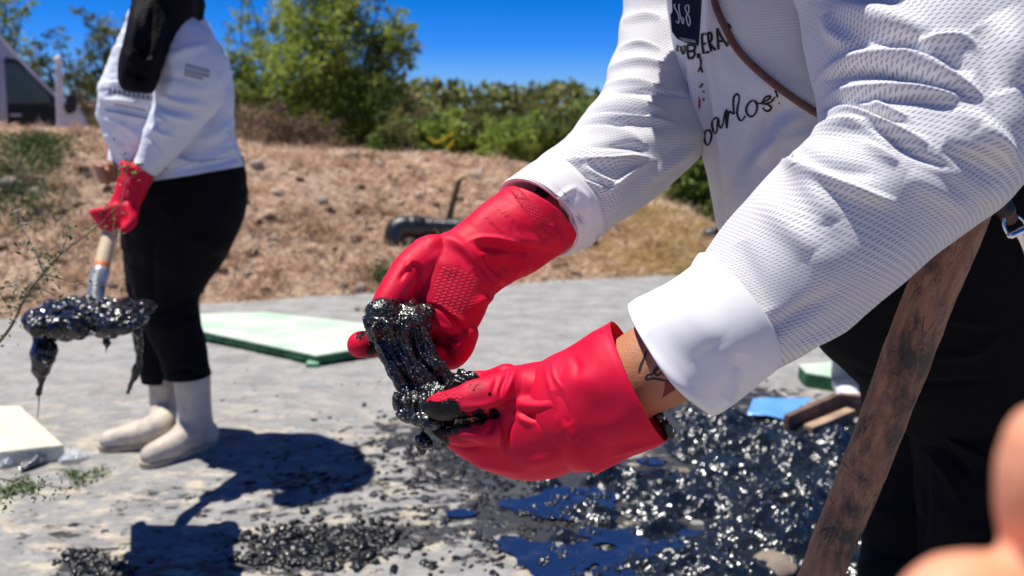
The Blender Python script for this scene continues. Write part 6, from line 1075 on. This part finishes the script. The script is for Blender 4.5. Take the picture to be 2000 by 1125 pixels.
# ================================================================== POLE
t = NT('pole_wood'); o = t.co('UV'); oo = t.co(); n1 = t.noise(t.map(o, scale=(1, .16, 1)), 60, 6, .7, .4); n2 = t.noise(oo, 28, 6, .7); n3 = t.noise(oo, 170, 4, .7)
c = t.mix(t.ramp(n1, [(.3, 0), (.7, 1)]), (.17, .07, .034), (.44, .205, .10)); c = t.mix(t.ramp(t.noise(t.map(oo, scale=(1, 1, .5)), 16, 6, .75), [(.46, 0), (.60, 1)]), c, (.032, .019, .013)); c = t.mix(t.math('MULTIPLY', t.ramp(n2, [(.55, 0), (.7, 1)]), .5), c, (.40, .20, .10))
cr = t.vor(t.map(o, scale=(1, .22, 1)), 95, 'DISTANCE_TO_EDGE'); crk = t.math('MULTIPLY', t.ramp(cr, [(.0, .5), (.03, 0)]), t.ramp(n2, [(.5, 0), (.6, 1)])); c = t.mix(crk, c, (.012, .008, .006))
t.set(Base_Color=c, Roughness=.55, Normal=t.bump(t.math('ADD', t.math('SUBTRACT', t.math('MULTIPLY', n1, .6), t.math('MULTIPLY', crk, 1.2)), t.math('ADD', n2, t.math('MULTIPLY', n3, .3))), .0035, 1)); t.b.inputs['Specular IOR Level'].default_value = .6
top = P(1900, 380, .835); mid_ = P(1808, 600, .865); low = P(1692, 900, .905); bot = P(1602, 1125, .935); ext = bot+(bot-low)*(bot[2]/(low[2]-bot[2])); ext[2] = 0
pl = [top+(top-mid_)*.3, top, mid_, low, bot, bot*.5+ext*.5, ext]
V, F, U, dm = tube(pl, [.0262, .0262, .026, .0255, .025, .025, .024], 64, 500); N = normals(V, F); V = V+N*(.0025*fbm(V*[22, 22, 8], 3, 101)+.0009*fbm(V*[120, 120, 40], 3, 102))[:, None]
V = folds(V, F, [([(1792, 640), (1800, 690)], 12, .003), ([(1840, 560), (1835, 600)], 9, -.003), ([(1720, 850), (1716, 900)], 9, -.002)])
tag(mk('wooden_pole', V, F, t.m, uv=U), 'thick brown weathered wooden pole leaning in front of the black trousers', 'pole')

# ================================================================== BLURRED HAND CLOSE TO THE LENS
T0 = thing('person', P(2300, 1500, .24), 'out of focus bare hand of another person close to the lens at bottom right', 'person')
pm = P(2330, 1330, .215)
hp = [ellipsoid(pm, (.038, .030, .045)), capped(tube(L2((2240, 1300, .205), (2120, 1200, .19), (2062, 1040, .178), (2052, 930, .172), (2056, 868, .170)), [.013, .0125, .0118, .0112, .0098], 20, 60)),
      capped(tube(L2((2240, 1370, .205), (2110, 1260, .19), (1970, 1185, .180), (1880, 1172, .174), (1835, 1186, .172)), [.0135, .0125, .0118, .0108, .0095], 20, 60)),
      capped(tube(L2((2320, 1250, .205), (2260, 1080, .2), (2200, 1000, .195), (2180, 960, .194)), [.012, .0115, .011, .009], 18, 40)), capped(tube(L2((2400, 1240, .21), (2360, 1080, .205), (2300, 1010, .2)), [.012, .011, .009], 18, 40)), capped(tube(L2((2470, 1280, .22), (2460, 1140, .215), (2400, 1080, .21)), [.010, .009, .008], 18, 40)), capped(tube([pm+[.01, 0, -.02], pm+[.06, -.02, -.08], pm+[.12, -.05, -.16]], [.026, .027, .032], 20, 30))]
V, F = fuse([(p[0], p[1]) for p in hp], .0022, 4, 1); mk('hand', V, F, M_skin3, T0)

# ================================================================== THORNY BRANCH, LITTER AND WEEDS AT LEFT
M_twig = simple('grey_brown_twig', (.16, .12, .09), .8, .3, .3, 60); M_thorn = simple('pale_thorn', (.62, .58, .48), .5, .4); M_acl = leafmat('acacia_leaf', [(.04, .07, .02), (.10, .17, .04), (.20, .28, .08)], .5, .35)
def branch(label, lines, seed, d, leaves=9, loc=None, thorn=.4):
    g = np.random.default_rng(seed); T0 = thing('thorny_branch', P(*lines[0][0][0][:2], d) if loc is None else loc, label, 'branch'); tw = []; th = []; lf = []; sh = []
    for pts, r0, r1 in lines:
        W = [P(x, y, d+(k*.01)*(1 if seed % 2 else -1)) for k, (x, y) in enumerate(pts)]; n = len(W); tw.append(tube(W, np.linspace(r0, r1, n), 7, 8*n)[:2]); S = catmull(W, np.linspace(0, n-1, 10*n))
        for k in range(3, len(S), 3):
            if g.random() < thorn: dd = g.normal(size=3); dd /= np.linalg.norm(dd); th.append(tube([S[k], S[k]+dd*g.uniform(.012, .028)], [.0011, .0003], 5, 4, False)[:2])
            if g.random() < .5:
                c = S[k]+g.normal(0, .006, 3)
                m = int(leaves*g.uniform(.5, 1.5)); lf.append(c+g.normal(0, .009, (m, 3))); 
    V, F = join(tw); mk('stem', V, F, M_twig, T0); V, F = join(th or tw[-1:]); mk('thorns', V, F, M_thorn, T0)['kind'] = 'stuff'
    C = np.concatenate(lf or [tw[0][0][::9]]); V, F, s = leaf_cloud(C, np.full(len(C), .0095), g.uniform(0, 1, len(C)), seed, .5); mk('leaves', V, F, M_acl, T0, smooth=False, attrs=dict(shade=s))['kind'] = 'stuff'
branch('thorny acacia branch with small leaves curving up the left edge before the bank', [([(-30, 700), (20, 640), (52, 575), (85, 535), (120, 495), (160, 465), (205, 430)], .0028, .0010), ([(85, 535), (72, 500), (55, 465), (35, 435), (22, 405)], .0018, .0008), ([(85, 535), (120, 545), (160, 555), (215, 558)], .0014, .0006), ([(52, 575), (80, 565), (110, 580)], .0012, .0006), ([(55, 575), (20, 560), (-20, 570)], .0014, .0008), ([(40, 600), (10, 612), (-20, 600)], .0012, .0006), ([(120, 495), (130, 460), (128, 440)], .001, .0005)], 3, 1.28)
branch('leafy sprig rising in front of the red glove of the standing woman', [([(228, 470), (222, 440), (236, 400), (243, 365), (250, 325), (270, 290)], .0012, .0006), ([(236, 400), (215, 415), (196, 440)], .0008, .0005), ([(243, 360), (262, 340), (280, 332)], .0008, .0005), ([(250, 325), (240, 305), (235, 298)], .0006, .0004)], 5, 1.36, 3, thorn=.05)
branch('low sprig with green leaflets hanging over the pavement at bottom left', [([(-30, 930), (30, 940), (75, 945), (130, 955)], .0014, .0006), ([(30, 940), (10, 965), (0, 980)], .001, .0005), ([(75, 945), (60, 965)], .0008, .0004)], 7, 1.25, 9)
def litter(name, pts, w, label, seed, mat):
    g = np.random.default_rng(seed); u, v = np.meshgrid(np.linspace(0, 1, 44), np.linspace(-1, 1, 26)); S = catmull(pts, np.linspace(0, len(pts)-1, 44)); T = S[-1]-S[0]; T /= np.linalg.norm(T); B = np.cross([0, 0, 1], T)
    Pp = S[None]+(v*w*np.sin(np.pi*np.clip(u, .04, .96))**.5)[..., None]*B; Pp[..., 2] += .018*(1-v**2)*np.sin(np.pi*u)+.012*np.abs(fbm(np.stack([u*7, v*3, u*0+seed], -1), 3, seed)); i = np.arange(25)[:, None]*44; j = np.arange(43)[None]
    return tag(mk(name, Pp.reshape(-1, 3), np.stack([i+j, i+j+1, i+45+j, i+44+j], -1).reshape(-1, 4), mat), label, 'plastic litter')
t = NT('clear_plastic'); t.set(Base_Color=(.55, .60, .66), Roughness=.12, Alpha=.62); t.b.inputs['Specular IOR Level'].default_value = .9; M_cl = t.m; t = NT('grey_plastic'); t.set(Base_Color=(.06, .07, .09), Roughness=.15); t.b.inputs['Specular IOR Level'].default_value = .9; M_gp = t.m
litter('plastic_wrapper', [G(38, 918, .01), G(70, 902, .012), G(96, 886, .02)], .022, 'crumpled dark plastic wrapper against the front of the cream slab', 3, M_gp)
litter('plastic_bag', [G(115, 900, .006), G(140, 890, .014), G(176, 892, .004)], .035, 'crumpled clear plastic bag at the corner of the cream slab', 5, M_cl)
litter('plastic_scrap', [G(-5, 915, .006), G(15, 908, .01), G(36, 906, .004)], .012, 'small pale plastic scrap left of the dark wrapper', 6, M_cl)
g = np.random.default_rng(5)
for k, (x, y) in enumerate(((144, 932), (158, 946), (192, 930), (40, 950), (22, 965), (55, 958))):
    p = G(x, y); n = 70; C = p+g.normal(0, 1, (n, 3))*[.016, .012, .008]+[0, 0, .014]; V, F, s = leaf_cloud(C, np.full(n, .014), g.uniform(0, 1, n), 60+k, .45, .5); tag(mk('seedling', V, F, M_acl, smooth=False, attrs=dict(shade=s)), 'tiny green seedling on the pavement, '+['left of the rightmost pair', 'lower one of the middle pair', 'rightmost of all below the clear bag', 'right one of the left cluster', 'leftmost of all at the picture edge', 'lowest of the left cluster'][k], 'plant', 'seedlings in front of the cream slab')
